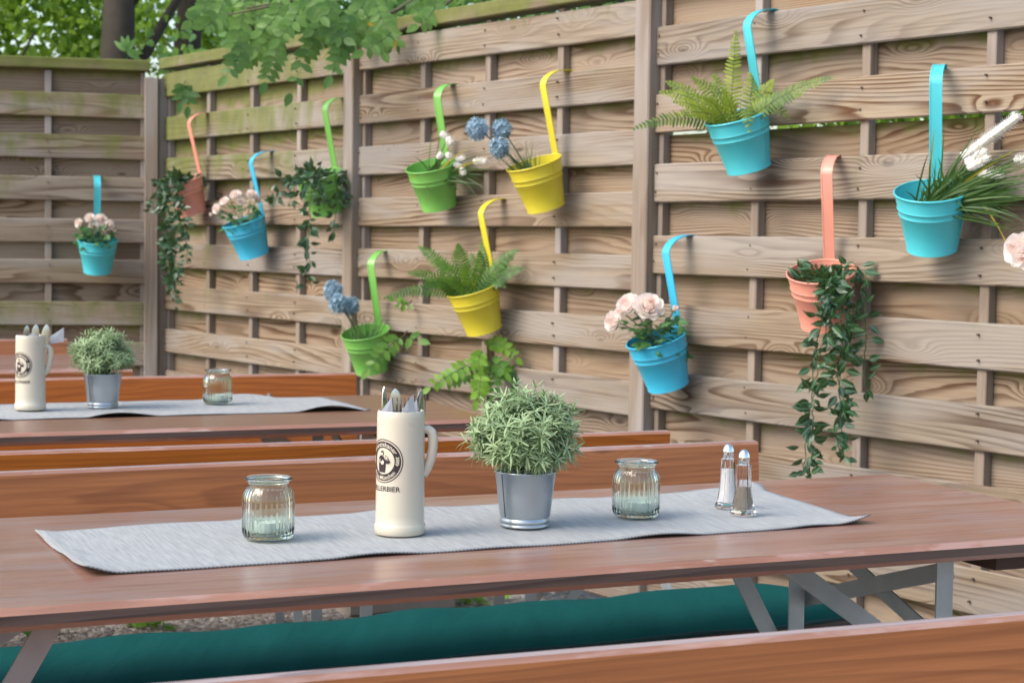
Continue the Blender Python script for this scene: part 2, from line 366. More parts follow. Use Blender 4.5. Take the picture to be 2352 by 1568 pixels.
def panel(p, u, W, fronts, label, top, alg, stiles=3, slit=None, cap=True, seed=0, back=0.0):
    """p: left end at ground on the front plane; fronts: list of (z0, z1) of front slats."""
    rnd.seed(seed + 100)
    root = thing('fence', p, label, 'fence', 'woven timber fence panels')
    Mx = fence_frame(V((0, 0, 0)), u)
    sl = MB()
    fr = sorted(fronts)
    def A(x, z): return alg(x, z)
    for (z0, z1) in fr:
        ja, jb = rnd.uniform(-.004, .004), rnd.uniform(-.004, .004)
        sd = rnd.uniform(0, 90); tt = rnd.random(); n = 6; prev = None
        for k in range(n + 1):
            x = W * k / n; dz = ja + (jb - ja) * k / n; by = -.004 * math.sin(math.pi * 2 * (k / n))
            ring = []
            for (y, z) in ((0, z0 + .004), (.0, z1 - .004), (.004, z1), (.013, z1), (.013, z0), (.004, z0)):
                ring.append(sl.vert(Mx @ V((x, y + by, z + dz)), (x + sd, y + sd * 1.3, z + sd * .7), tt, A(x, z) - (.16 if z < (z0 + z1) / 2 else .05)))
            if prev:
                for i in range(6): sl.face((prev[i], ring[i], ring[(i + 1) % 6], prev[(i + 1) % 6]))
            else: sl.face(ring[::-1])
            prev = ring
        sl.face(prev)
    for (z0, z1) in fr:
        for k in range(stiles + 2):
            for zz in (z0 + .028, z1 - .028):
                x = .011 + (W - .022) * k / (stiles + 1) + rnd.uniform(-.006, .006); zq = zz + rnd.uniform(-.008, .008)
                ring = [sl.vert(Mx @ V((x + .0031 * math.cos(q * 1.047), -.0052, zq + .0031 * math.sin(q * 1.047)))) for q in range(6)]
                ring2 = [sl.vert(Mx @ V((x + .0031 * math.cos(q * 1.047), .003, zq + .0031 * math.sin(q * 1.047)))) for q in range(6)]
                sl.face(ring[::-1], 1)
                for q in range(6): sl.face((ring[q], ring[(q + 1) % 6], ring2[(q + 1) % 6], ring2[q]), 1)
    sl.build('slats', [M_FENCE, M_NAIL], root); sl = MB()
    # back slats fill the gaps
    gaps = []
    lo = .06
    for (z0, z1) in fr + [(top - .03, top)]:
        if z0 - lo > .03: gaps.append((lo - .014, z0 + .014))
        lo = z1
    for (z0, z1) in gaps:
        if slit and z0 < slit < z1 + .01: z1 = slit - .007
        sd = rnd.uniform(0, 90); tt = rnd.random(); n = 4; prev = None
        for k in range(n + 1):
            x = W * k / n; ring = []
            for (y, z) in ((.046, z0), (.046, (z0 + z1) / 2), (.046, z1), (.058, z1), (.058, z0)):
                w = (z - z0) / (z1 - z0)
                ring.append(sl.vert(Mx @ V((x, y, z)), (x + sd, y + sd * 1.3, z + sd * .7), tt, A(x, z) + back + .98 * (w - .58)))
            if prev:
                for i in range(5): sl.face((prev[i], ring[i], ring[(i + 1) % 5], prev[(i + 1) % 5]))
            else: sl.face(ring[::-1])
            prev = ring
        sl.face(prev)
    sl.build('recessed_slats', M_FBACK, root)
    Mz = Mx @ Matrix.Rotation(-math.pi / 2, 4, 'Y')
    for k in range(stiles + 2):
        x = .011 + (W - .022) * k / (stiles + 1)
        b = MB(); w = .020 if k in (0, stiles + 1) else .030
        mm = Mz.copy(); mm.translation = Mx @ V((x, 0, 0))
        b.bar(mm, .05, top - .035, .0145, .0445, -w / 2, w / 2, ch=.002, alg=(alg(x, 1.2) * .5,) * 2)
        b.build('stile', M_POST, root)
    if cap:
        b = MB(); b.bar(Mx, -.02, W + .02, -.02, .075, top - .028, top + .022, ch=.004, alg=(.5, .75), segs=4)
        b.build('cap_rail', M_CAP, root)
    return root
T1s = [1.845, 1.645, 1.452, 1.258, 1.063, .868, .672, .477, .282, .087]
fr12 = [(z, z + .109) for z in T1s]
fr3 = [(z, z + .116) for z in (1.744, 1.545, 1.334, 1.12, .914, .71, .505, .30, .095)]
frL = [(z, z + .109) for z in (1.748, 1.556, 1.361, 1.17, .983, .79, .60, .405, .21, .06)]
TOPZ = 2.0
pc = [FP + FU * (FW * k) for k in (-1, 0, 1, 2)]
PW = FW - .075
def gal1(x, z):  # corner panel: green high and towards the corner
    u = x / PW; return .54 - .34 * u + (.62 * min(1, max(0, z - 1.3)) - .42 * max(0, 1.3 - z))
panel(pc[3] - FU * .0375, FU, PW, fr12, 'long fence panel nearest the corner, its upper slats stained mossy green', TOPZ, gal1, seed=1)
panel(pc[2] - FU * .0375, FU, PW, fr12, 'middle panel of the long fence, with two yellow buckets hung on it', TOPZ, lambda x, z: .19 + .4 * max(0, z - 1.55) - .08 * (x / PW), seed=2)
panel(pc[1] - FU * .0375, FU, PW, [(z, h) for z, h in fr3], 'nearest fence panel at the right with the big fern bucket', TOPZ, lambda x, z: .20, slit=1.545, seed=3)
post(pc[1], FU, 'nearest square fence post, pale, between middle and right panels', 2.05)
post(pc[2], FU, 'fence post beside the bright green ivy bucket, second from the corner', 1.965)
# corner
post(pc[3] - FU * .012, FU, 'thin pale post beside the brown corner post', 1.93, w=.05)
CN = pc[3]
LU = V((.98, .2, 0)).normalized()              # short fence: from far left towards the corner
lu = -LU
lc = CN + V((-.045, -.03, 0))
post(CN + V((-.035, -.05, 0)), -LU * -1 if False else lu, 'brown corner post where the two fences meet', 1.93, w=.062)
LW = 1.72
pl0 = lc + lu * (.022 + LW)
def gal2(x, z): return .36 + .5 * min(1, max(0, z - 1.45)) - .15 * (1 if .9 < z < 1.3 else 0) + (.15 if z < .9 else 0)
panel(pl0, lu, LW, frL, 'dark fence panel on the short left fence with single rose bucket', 1.99, gal2, seed=4, back=-.30)
post(pl0 + lu * .04, lu, 'fence post at the far left end of short fence', 1.98)

# ---------------------------------------------------------------- tables and benches
def eframe(p, yaw): return frame(V(p), yaw)
MSIDE = [0, 2, 3, 2, 1, 2, 3, 2]   # per profile side: under, bevel, edge, bevel, top, bevel, edge, bevel
def beer_table(corner, yaw, width, L, label, top_m, x_right=0.0):
    """corner: point on the near edge, top surface; local x along table to the right, y away from camera."""
    base = V((corner[0], corner[1], 0))
    root = thing('beer_table', base, label, 'table', 'beer garden tables', rz=yaw)
    tz = corner[2]
    I = Matrix(); b = MB()
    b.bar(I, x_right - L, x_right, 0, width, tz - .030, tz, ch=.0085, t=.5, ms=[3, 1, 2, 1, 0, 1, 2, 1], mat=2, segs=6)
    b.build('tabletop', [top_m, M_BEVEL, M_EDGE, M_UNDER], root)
    for xx in (x_right - .20, x_right - L / 2, x_right - L + .20):
        b = MB(); b.bar(Matrix.Translation((xx, 0, 0)), -.045, .045, (.07 if xx == x_right - .20 else .3), width - .07, tz - .064, tz - .0305, ch=.003)
        b.build('batten', M_UNDER, root)
    for sgn, xl in ((1, x_right - .293), (-1, x_right - L + .293)):
        leg0, leg1 = .137, .57
        for y in (leg0, leg1):
            b = MB(); Mz = Matrix.Translation((xl, y, 0)) @ Matrix.Rotation(-math.pi / 2, 4, 'Y')
            b.bar(Mz, 0, tz - .031, -.018, .018, -.0025, .0025)           # angle-iron: two flanges
            b.bar(Mz, 0, tz - .031, -.018, -.0135, .0027, .030)
            b.build('leg', M_STEEL, root)
        fx = xl + .014 * sgn
        b = MB(); b.beam((fx, leg1, tz - .205), (fx, leg0, tz - .072), .004, .030); b.build('cross_brace', M_STEEL, root)
        b = MB(); b.beam((fx + .006 * sgn, leg1, tz - .068), (fx + .006 * sgn, leg0, tz - .213), .004, .028); b.build('cross_brace', M_STEEL, root)
        b = MB(); b.beam((xl - .25 * sgn, .35, tz - .034), (xl + .03 * sgn, .35, tz - .225), .005, .034); b.build('strut', M_STEEL, root)
        ys = leg1 if sgn > 0 else leg0 - .012
        b = MB(); b.beam((xl - .19 * sgn, ys + .01, tz - .034), (xl - .01 * sgn, ys + .01, tz - .345), .005, .032); b.build('strut', M_STEEL, root)
        b = MB(); b.bar(Matrix.Translation((fx, 0, 0)), -.002, .002, leg0, leg1, .10, .13); b.build('cross_brace', M_STEEL, root)
    return root
YT1 = math.radians(23.6)
c1 = V((.698, 2.663, .76)); e1 = V((math.cos(YT1), math.sin(YT1), 0)); e2 = V((-math.sin(YT1), math.cos(YT1), 0))
beer_table(c1 + e2 * .004, YT1, .708, 2.2, 'long red brown beer table in the foreground, with salt and pepper shakers on it', M_TOP, .373)
YT2 = math.radians(23.3)
c2 = at_z(1000, 966, .76)
beer_table(c2, YT2, .72, 2.2, 'brown beer table in the middle row, second from the camera', M_TOP2, .0 + .17)
c3 = at_z(232, 846, .76)
beer_table(c3, YT2, .72, 2.2, 'far beer table in the left corner shining pale with sky light', M_TOP, .06)

def bench(p, yaw, side, label, L=2.2, top=.77, plank=.25, bm=M_BENCH):
    """p: top of the backrest at its right end (near face); side=+1 seat lies beyond the backrest, -1 seat lies on the camera's side."""
    base = V((p[0], p[1], 0)); root = thing('bench', base, label, 'bench', 'benches with backrests', rz=yaw)
    b = MB(); lean = .07 * side
    Sh = Matrix.Shear('XY', 4, (0, 0)); Ml = Matrix(); Ml[1][2] = -lean  # shear y by z
    Ml.translation = (0, lean * top, 0)
    b.bar(Ml, -L, 0, 0, .030, top - plank, top, ch=.006, t=rnd.uniform(.35, .65), ms=[0, 0, 0, 2, 1, 2, 0, 0], segs=4)
    b.build('backrest', [bm, M_TOPEDGE, M_BEVEL], root)
    y0 = (.075 if side > 0 else -.42)
    b = MB(); b.bar(Matrix(), -L, 0, y0, y0 + .27, .435, .463, ch=.006, t=.5, ms=[0, 2, 1, 2, 0, 2, 1, 2]); b.build('seat', [bm, M_EDGE, M_BEVEL], root)
    for x in (-.30, -L + .30):
        for yy in (y0 + .035, y0 + .235):
            b = MB(); Mz = Matrix.Translation((x, yy, 0)) @ Matrix.Rotation(-math.pi / 2, 4, 'Y')
            b.bar(Mz, 0, .434, -.016, .016, -.0025, .0025); b.bar(Mz, 0, .434, -.016, -.0125, .0027, .026)
            b.build('leg', M_STEEL, root)
        b = MB(); b.beam((x + .03, y0 + .035, .14), (x + .03, y0 + .235, .14), .004, .028); b.beam((x + .034, y0 + .035, .40), (x + .034, y0 + .235, .25), .004, .024); b.build('cross_brace', M_STEEL, root)
        b = MB(); yb = (.036 if side > 0 else -.006)
        b.beam((x, y0 + (.02 if side > 0 else .25), .42), (x, yb + lean * (top - .6), .60), .03, .005, up=(1, 0, 0)); b.beam((x, yb + lean * (top - .6), .598), (x, yb + lean * .06, top - .06), .03, .005, up=(1, 0, 0)); b.build('bracket', M_STEEL, root)
        b = MB(); b.beam((x + (.22 if x > -1 else -.22), y0 + .135, .433), (x, y0 + .135, .16), .004, .026); b.build('strut', M_STEEL, root)
    return root
def along(pa, pb, z, x_src):   # point on a survey line (source pixels), at height z
    (xa, ya), (xb, yb) = pa, pb; y = ya + (yb - ya) * (x_src - xa) / (xb - xa)
    return at_z(x_src / 1.5064, y / 1.5064, z)
NB_y = math.radians(22.3)
pn = along((1772, 2296), (3543, 2146), .764, 3543) + V((math.cos(NB_y), math.sin(NB_y), 0)) * .35
near_bench = bench(pn, NB_y, +1, 'bench nearest the camera, seen from behind its orange brown backrest')
pf = at_z(2624 / 1.5064, 1526 / 1.5064, .77)
far_bench = bench(pf, math.radians(24.7), -1, 'bench behind the foreground table with a teal cushion on its seat')
p2n = at_z(2320 / 1.5064, 1491 / 1.5064, .77)
bench(p2n, math.radians(22.2), +1, 'bench on the near side of the middle table, thin strip of backrest showing')
p2f = at_z(818, 856, .77)
bench(p2f, math.radians(23.6), -1, 'bench behind the middle table, orange backrest ending near the lowest green bucket')
bench(at_z(154, 778, .77), YT2, -1, 'farthest bench at left, its backrest below the single rose bucket')
bench(at_z(305, 849, .77), YT2, +1, 'dark bench on the near side of the far table, behind the left rosemary pot')

# cushion on the far bench seat
def on_bench(x, y, z):
    a = math.radians(24.7); return V((pf[0] + math.cos(a) * x - math.sin(a) * y, pf[1] + math.sin(a) * x + math.cos(a) * y, z))
b = MB(); nx, ny = 66, 14; rows = []
CL, CW, cz = 2.18, .345, .463
for i in range(nx + 1):
    x = -.09 - CL * i / nx; row = []
    for k in range(ny * 2):
        if k <= ny: v = k / ny; up = True
        else: v = (2 * ny - k) / ny; up = False
        prof = (1 - abs(2 * v - 1) ** 3.0) ** .5 if 0 < v < 1 else 0
        endf = min(1, (min(i, nx - i) + .8) / 2.5) ** .5
        pf_ = .6 * math.sin(i * .55) * .5 + math.sin(i * 1.31 + 1) * .3 + math.sin(i * .9 + v * 5) * .35
        h = (.020 + .004 * pf_ * (v * (1 - v) * 4)) * prof * endf
        yv = -.345 + .345 * 0 + CW * (v - .5) + .19 * 0 - .145 + .15
        ef = (.84, .94, .985, 1)[min(3, i, nx - i)]
        y = -.535 + CW * (.5 + (v - .5) * ef) + .005 * math.sin(i * .8) - .05 * max(0, i / nx - .35)
        wob = .004 * math.sin(i * .33) + .003 * math.sin(i * .74 + 2)
        z = cz + .021 + (wob * (.4 + .6 * v) if True else 0) * .6 + (h if up else -h * .95)
        row.append(b.vert(on_bench(x, y, max(z, cz + .0005)), (x, v, 0)))
    rows.append(row)
for i in range(nx):
    n2 = ny * 2
    for k in range(n2): b.face((rows[i][k], rows[i][(k + 1) % n2], rows[i + 1][(k + 1) % n2], rows[i + 1][k]))
b.face(rows[0][::-1]); b.face(rows[-1])
cush_o = on_bench(-1, -.2, cz)
root = thing('seat_cushion', cush_o, 'long flat teal seat cushion on the bench behind the foreground table', 'cushion')
b.build('cover', M_TEAL, root, origin=cush_o, smooth=60)
b = MB(); b.tube([on_bench(-.09 - CL * i / 40, -.5355 + .005 * math.sin(i * 1.32) - .05 * max(0, i / 40 - .35), cz + .021 + .002 * math.sin(i)) for i in range(41)], .0035, 6); b.build('piping', plain('dark_teal_piping', (.006, .05, .055), .7), root, origin=cush_o, smooth=180)

# table runners
def runner(corners, label, z, seed, amp=.004, curl=True, nx=90, ny=18):
    r = random.Random(seed); fl, nl, nr, frr = [V(c) for c in corners]; b = MB(); ids = []
    ph = [r.uniform(0, 6) for _ in range(6)]
    for i in range(nx + 1):
        u = i / nx; row = []
        for j in range(ny + 1):
            v = j / ny
            p = (nl * (1 - u) + nr * u) * (1 - v) + (fl * (1 - u) + frr * u) * v
            w = .0025 * (math.sin(u * 23 + ph[2]) + math.sin(u * 41 + ph[3])) * (v - .5)
            p += (frr - nr).normalized() * w
            h = 0.0
            h += amp * max(0, math.sin(u * 19 + ph[0]) * .6 + math.sin(u * 33 + ph[1]) * .6) * max(0, 1 - v * 4)
            h += amp * 1.1 * max(0, math.sin(u * 24 + ph[4]) * .7 + math.sin(u * 14 + ph[5]) * .5) * max(0, (v - .72) * 3.6)
            h += .0012 * math.sin(u * 30 + v * 6)
            if curl:
                d = math.hypot((1 - u) * 1.3, v * .36); h += .016 * max(0, 1 - d / .07) ** 1.5          # lifted near right corner
                d = math.hypot(u * 1.3, v * .36 * .6); h += .010 * max(0, 1 - d / .05) ** 1.2           # rolled near left corner
                if v > .9 and u > .96: h += .008
                h += .006 * max(0, 1 - u * 1.3 / .03) * (.4 + .6 * math.sin(v * 5) ** 2)
            row.append(b.vert(V((p.x, p.y, z + .0022 + max(0, h))), (u * 1.28, v * .36, 0)))
        ids.append(row)
    for i in range(nx):
        for j in range(ny): b.face((ids[i][j], ids[i + 1][j], ids[i + 1][j + 1], ids[i][j + 1]))
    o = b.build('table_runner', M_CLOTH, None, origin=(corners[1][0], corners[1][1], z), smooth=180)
    sm = o.modifiers.new('thick', 'SOLIDIFY'); sm.thickness = .0018; sm.offset = -1
    return tag(o, label, 'table runner', 'grey woven table runners')
TZ = .76
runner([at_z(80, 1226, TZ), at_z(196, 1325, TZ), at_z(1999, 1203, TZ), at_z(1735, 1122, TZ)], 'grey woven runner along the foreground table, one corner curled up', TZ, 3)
e12 = V((math.cos(YT2), math.sin(YT2), 0))
q0, q1 = at_z(852, 943, TZ), at_z(740, 913, TZ)
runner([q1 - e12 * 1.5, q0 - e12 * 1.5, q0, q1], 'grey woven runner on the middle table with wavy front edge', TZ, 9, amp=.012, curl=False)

RZ = TZ + .0052    # things standing on the runners
# ---------------------------------------------------------------- beer mugs
def text_mesh(s, size):
    cu = bpy.data.curves.new('lettering', 'FONT'); cu.body = s; cu.size = size; cu.align_x = 'CENTER'; cu.offset = size * .012; cu.resolution_u = 3
    ob = bpy.data.objects.new('lettering', cu); COL.objects.link(ob)
    dg = bpy.context.evaluated_depsgraph_get(); me = bpy.data.meshes.new_from_object(ob.evaluated_get(dg))
    vs = [(v.co.x, v.co.y) for v in me.vertices]; fs = [tuple(p.vertices) for p in me.polygons]
    bpy.data.objects.remove(ob); bpy.data.curves.remove(cu); bpy.data.meshes.remove(me)
    return vs, fs
MR = .0372
def wrap(x, y, z0, lift): a = x / MR; r = MR + lift; return V((r * math.cos(a), r * math.sin(a), z0 + y))
def mug_r(z):
    if z < .015: return .0392
    return .0377 - .0013 * (z - .015) / .175
def wrapm(x, y, zc, lift):
    z = zc + y; r = mug_r(z) + lift; a = x / MR; return V((r * math.cos(a), r * math.sin(a), z))
def beer_mug(loc, face, label):
    root = thing('beer_mug', loc, label, 'beer mug', 'tall cream beer mugs with cutlery', rz=face)
    b = MB()
    pr = [(.0, .0), (.0375, .0), (.0392, .0018), (.0394, .008), (.0393, .0142), (.0384, .0160), (.0377, .0175)]
    pr += [(mug_r(z), z) for z in (.03, .06, .09, .12, .15, .17)] + [(.0366, .178), (.0362, .186), (.0352, .1895), (.0335, .1895), (.0325, .187), (.0325, .02), (.0, .018)]
    b.lathe(pr, 64); b.build('mug_body', M_MUG, root, smooth=50)
    b = MB(); pts = [V((.034, 0, .160)), V((.042, 0, .1605)), V((.0475, 0, .156)), V((.0498, 0, .146)), V((.0492, 0, .131)), V((.0465, 0, .115)), V((.0415, 0, .101)), V((.035, 0, .089))]
    R = Matrix.Rotation(math.radians(133), 4, 'Z')
    fine = []
    for i in range(len(pts) - 1):
        for t in (0, .34, .67): fine.append(R @ pts[i].lerp(pts[i + 1], t))
    fine.append(R @ pts[-1])
    b.tube(fine, [.0062 + .0012 * math.sin(i / len(fine) * 3.1) for i in range(len(fine))], 12); b.build('handle', M_MUG, root, smooth=180)
    # round emblem: rings, wording, drinking friar
    RA = .0335; zc = .1145
    def ring(mb, r0, r1, lift, n=72):
        A = None
        for q in range(7):
            rr = r0 + (r1 - r0) * q / 6
            B = [mb.vert(wrapm(math.cos(k * 6.2832 / n) * rr, math.sin(k * 6.2832 / n) * rr, zc, lift)) for k in range(n)]
            if A:
                for k in range(n): mb.face((A[k], B[k], B[(k + 1) % n], A[(k + 1) % n]))
            A = B
    b = MB(); ring(b, .955 * RA, RA, .0003); ring(b, .60 * RA, .90 * RA, .0003)
    def poly(mb, pts, lift=.0009): mb.face([mb.vert(wrapm(x * RA, y * RA, zc, lift)) for x, y in pts])
    b.build('emblem', M_INK, root)
    b = MB()   # friar silhouette
    circ = lambda cx, cy, rx, ry, n=14: [(cx + rx * math.cos(6.2832 * k / n), cy + ry * math.sin(6.2832 * k / n)) for k in range(n)]
    poly(b, [(-.30, -.05), (-.26, .18), (-.12, .26), (.05, .20), (.14, .02), (.16, -.2), (.12, -.52), (-.24, -.52), (-.28, -.25)])
    poly(b, circ(-.05, .36, .10, .12), .0009)
    poly(b, [(.13, .10), (.24, .02), (.36, .06), (.40, -.05), (.30, -.12), (.16, -.1)], .0009)
    poly(b, [(.14, .30), (.26, .20), (.34, .10), (.26, .04), (.14, .14)], .0010)
    b.build('emblem_friar', M_INK, root)
    b = MB()
    poly(b, circ(-.045, .33, .055, .075), .0013); poly(b, [(-.12, -.05), (.0, .06), (.08, -.02), (.06, -.14), (-.08, -.16)], .0013)
    poly(b, [(.16, .25), (.25, .18), (.29, .11), (.25, .08), (.17, .15)], .0013); poly(b, [(-.22, .04), (-.16, .12), (-.15, -.1), (-.21, -.1)], .0013)
    for sg in (-1, 1):
        for k in range(4):
            y = -.16 + k * .10
            for s2 in (-1, 1):
                cx = sg * math.sqrt(.75 ** 2 - y * y); poly(b, [(cx, y - .03), (cx + s2 * .085, y + .05), (cx + s2 * .07, y + .09), (cx, y + .03)], .0013)
    def arc_text(s, r, size, top=True):
        vs, fs = text_mesh(s, size); ids = []
        for x, y in vs:
            if top: a = math.pi / 2 - x / (r * RA); rr = r * RA + y; ids.append(b.vert(wrapm(rr * math.cos(a), rr * math.sin(a), zc, .0008)))
            else: a = -math.pi / 2 + x / (r * RA * 1.0); rr = r * RA - y; ids.append(b.vert(wrapm(rr * math.cos(a), rr * math.sin(a), zc, .0008)))
        for f in fs: b.face([ids[i] for i in f])
    arc_text('Franziskaner', .665, .0094, True); arc_text('Bräu-München', .845, .0088, False)
    b.build('emblem_lettering', M_CREAM, root)
    b = MB(); vs, fs = text_mesh('KELLERBIER', .0108); ids = [b.vert(wrapm(x * 1.04, y - .0037, .0725, .0005)) for x, y in vs]
    for f in fs: b.face([ids[i] for i in f])
    b.build('lettering', M_INK, root)
    return root
m1 = at_z(918, 1231, TZ); m1.z = RZ
m2 = at_z(70, 945, TZ); m2.z = RZ + .001
def face_dir(p, off): d = V((0, 0, 0)) - V(p); return math.atan2(d.y, d.x) - math.radians(off)
beer_mug(m1, face_dir(m1, 45), 'tall cream stoneware beer mug standing on the foreground runner')
beer_mug(m2, face_dir(m2, 45), 'blurred cream beer mug on the middle table at left')

def knife(name_loc, tip, side, w, label, mat=M_CUT, grp='knives standing in the mugs'):
    p, q = V(name_loc), V(tip); d = (q - p).normalized(); n = V(side); n = (n - d * n.dot(d)).normalized(); s_ = d.cross(n)
    L = (q - p).length; b = MB(); pv = None
    outl = [(0, .5), (.45, .5), (.5, .45), (.56, 1), (.85, 1), (.93, .86), (.975, .55), (1.0, .12)]
    for u, ww in outl:
        c = p + d * (L * u); h = w * ww * .42; th = .0011 if u > .5 else .0028
        ring = [b.vert(c - s_ * h - n * th * .4), b.vert(c - n * th), b.vert(c + s_ * h - n * th * .4), b.vert(c + s_ * h + n * th * .4), b.vert(c + n * th), b.vert(c - s_ * h + n * th * .4)]
        if pv:
            for i in range(6): b.face((pv[i], pv[(i + 1) % 6], ring[(i + 1) % 6], ring[i]))
        else: b.face(ring[::-1])
        pv = ring
    b.face(pv); o = b.build('knife', mat, None, origin=p, smooth=30); return tag(o, label, 'knife', grp)
def fork(p, q, side, label):
    p, q = V(p), V(q); d = (q - p).normalized(); n = V(side); n = (n - d * n.dot(d)).normalized(); s_ = d.cross(n); L = (q - p).length; b = MB()
    b.tube([p, p + d * L * .4, p + d * L * .7], [.004, .003, .0022], 8)
    hb = p + d * (L * .7)
    for k in range(4):
        x = (k - 1.5) * .0058
        b.tube([hb, hb + d * L * .07 + s_ * x * .9 - n * .001, hb + d * L * .2 + s_ * x - n * .003, hb + d * L * .3 + s_ * x + n * .002], [.0024, .0022, .0016, .0009], 6)
    o = b.build('fork', M_CUT, None, origin=p, smooth=60); return tag(o, label, 'fork', 'forks standing in the mugs')
def napkin(pts, label):
    b = MB(); P = [V(p) for p in pts]; c = sum(P, V((0, 0, 0))) / len(P)
    vc = b.vert(c + V((0, -.002, 0))); ids = [b.vert(p) for p in P]
    for i in range(len(ids)): b.face((ids[i], ids[(i + 1) % len(ids)], vc))
    o = b.build('napkin', M_NAP, None, origin=P[0]); sm = o.modifiers.new('thick', 'SOLIDIFY'); sm.thickness = .0016
    return tag(o, label, 'napkin', 'grey paper napkins in the mugs')
def in_mug(m, dx, dy, z): return V((m.x + dx, m.y + dy, m.z + z))
def mpx(m, x, y, dy=0.0): return at_d(x, y, depth(m) + dy)
knife(in_mug(m1, -.022, .004, .02), mpx(m1, 883, 887, .005), (.9, -.5, 0), .017, 'narrow upright knife at the left edge of the front mug')
knife(in_mug(m1, -.006, -.010, .02), mpx(m1, 908, 892, -.012), (.05, -1, 0), .024, 'broad knife blade mirroring green at the centre of front mug')
knife(in_mug(m1, .015, .008, .02), mpx(m1, 968, 893, .012), (.75, -.65, 0), .020, 'knife with a pale yellowish glint at the right of front mug')
fork(in_mug(m1, .004, -.006, .02), mpx(m1, 925, 913, -.016), (.1, -1, 0), 'fork with tines leaning across the broad blade, front mug')
fork(in_mug(m1, .012, .004, .02), mpx(m1, 966, 908, .004), (-.3, -1, 0), 'fork at the right rim of the front mug')
fork(in_mug(m1, -.012, .010, .02), mpx(m1, 896, 913, .014), (0, -1, 0), 'fork half hidden behind the left napkin, front mug')
napkin([mpx(m1, 885, 962, -.018), mpx(m1, 872, 950, -.014), mpx(m1, 887, 930, -.016), mpx(m1, 901, 913, -.018), mpx(m1, 904, 962, -.022)], 'grey folded napkin at the left of the front mug')
napkin([mpx(m1, 930, 965, -.022), mpx(m1, 918, 952, -.024), mpx(m1, 936, 922, -.022), mpx(m1, 949, 906, -.018), mpx(m1, 955, 965, -.022)], 'pointed grey napkin in the middle of the front mug')
napkin([mpx(m1, 950, 960, .01), mpx(m1, 944, 935, .008), mpx(m1, 958, 915, .008), mpx(m1, 962, 950, .0)], 'dark grey napkin tip at the right of the front mug')
knife(in_mug(m2, -.02, 0, .02), mpx(m2, 62, 747), (.5, -.8, 0), .02, 'left one of three knives in the blurred mug')
knife(in_mug(m2, -.004, 0, .02), mpx(m2, 83, 745), (.2, -1, 0), .024, 'middle knife of the blurred mug, bluish blade')
knife(in_mug(m2, .008, 0, .02), mpx(m2, 108, 745), (.1, -1, 0), .024, 'right knife of the blurred mug, mirroring green leaves')
napkin([mpx(m2, 60, 790, -.01), mpx(m2, 64, 770, -.012), mpx(m2, 80, 748 + 18, -.014), mpx(m2, 96, 775, -.014), mpx(m2, 90, 790, -.014)], 'grey napkin at the left of the blurred mug')
napkin([mpx(m2, 112, 790, .0), mpx(m2, 116, 772, .0), mpx(m2, 147, 752, .004), mpx(m2, 147, 785, .0)], 'pointed grey napkin at the right of the blurred mug')

# ---------------------------------------------------------------- candle jars
def candle_jar(loc, label, tl_label, off):
    root = thing('candle_jar', loc, label, 'candle jar', 'ribbed glass candle jars')
    b = MB()
    out = [(.0, .0012), (.030, .0), (.0345, .0006), (.0372, .004), (.0385, .010), (.0390, .018), (.0391, .035), (.0390, .052), (.0386, .061), (.0374, .067), (.0352, .0725), (.0325, .0765), (.0308, .079), (.0305, .083), (.0312, .0862), (.0345, .0878), (.0362, .0893), (.0360, .0912), (.0345, .0922), (.0318, .0922), (.0300, .0905)]
    inn = [(.0288, .086), (.0285, .079), (.0305, .0745), (.0335, .070), (.0355, .064), (.0364, .056), (.0366, .035), (.0364, .018), (.0350, .0095), (.0310, .0068), (.0, .0064)]
    def rib(a, z, r):
        if z < .006 or z > .078 or r < .032: return 0
        w = min(1, (z - .006) / .008) * min(1, (.078 - z) / .012); return .00085 * w * math.cos(a * 30)
    b.lathe(out, 180, rib=rib); b.lathe(inn, 180); n0 = len(out) - 1
    A = [n0 * 180 + k for k in range(180)]; B = [(len(out)) * 180 + k for k in range(180)]
    for k in range(180): b.face((A[k], A[(k + 1) % 180], B[(k + 1) % 180], B[k]))
    b.build('glass_jar', M_GLASS, root, smooth=180)
    tl = V(loc) + V(off) + V((0, 0, .0070))
    r2 = thing('tealight', tl, tl_label, 'tealight', 'tealights in the jars')
    b = MB(); b.lathe([(0, 0), (.0185, 0), (.0192, .001), (.0192, .0175), (.0186, .0175), (.0186, .0165)], 40); b.build('tin_cup', M_TIN, r2, smooth=40)
    b = MB(); b.lathe([(.0184, .0150), (.0184, .0163), (.012, .0158), (0, .0155)], 40); b.build('wax', M_WAX, r2, smooth=60)
    b = MB(); b.tube([(0, 0, .0155), (.0005, 0, .019), (.002, 0, .021)], .0008, 6); b.build('wick', M_WICK, r2)
    return root
j1 = at_z(616, 1243, TZ); j1.z = RZ
j2 = at_z(1460, 1192, TZ); j2.z = RZ
j3 = at_z(500, 931, TZ); j3.z = RZ
candle_jar(j1, 'ribbed green glass candle jar at the left end of the front runner', 'white tealight in the jar left of the front mug', (-.004, .0, 0))
candle_jar(j2, 'ribbed green glass candle jar between rosemary pot and shakers', 'white tealight in the jar beside the salt and pepper', (.008, -.004, 0))
candle_jar(j3, 'blurred ribbed glass candle jar on the middle table', 'white tealight in the blurred jar on the middle table', (.006, 0, 0))

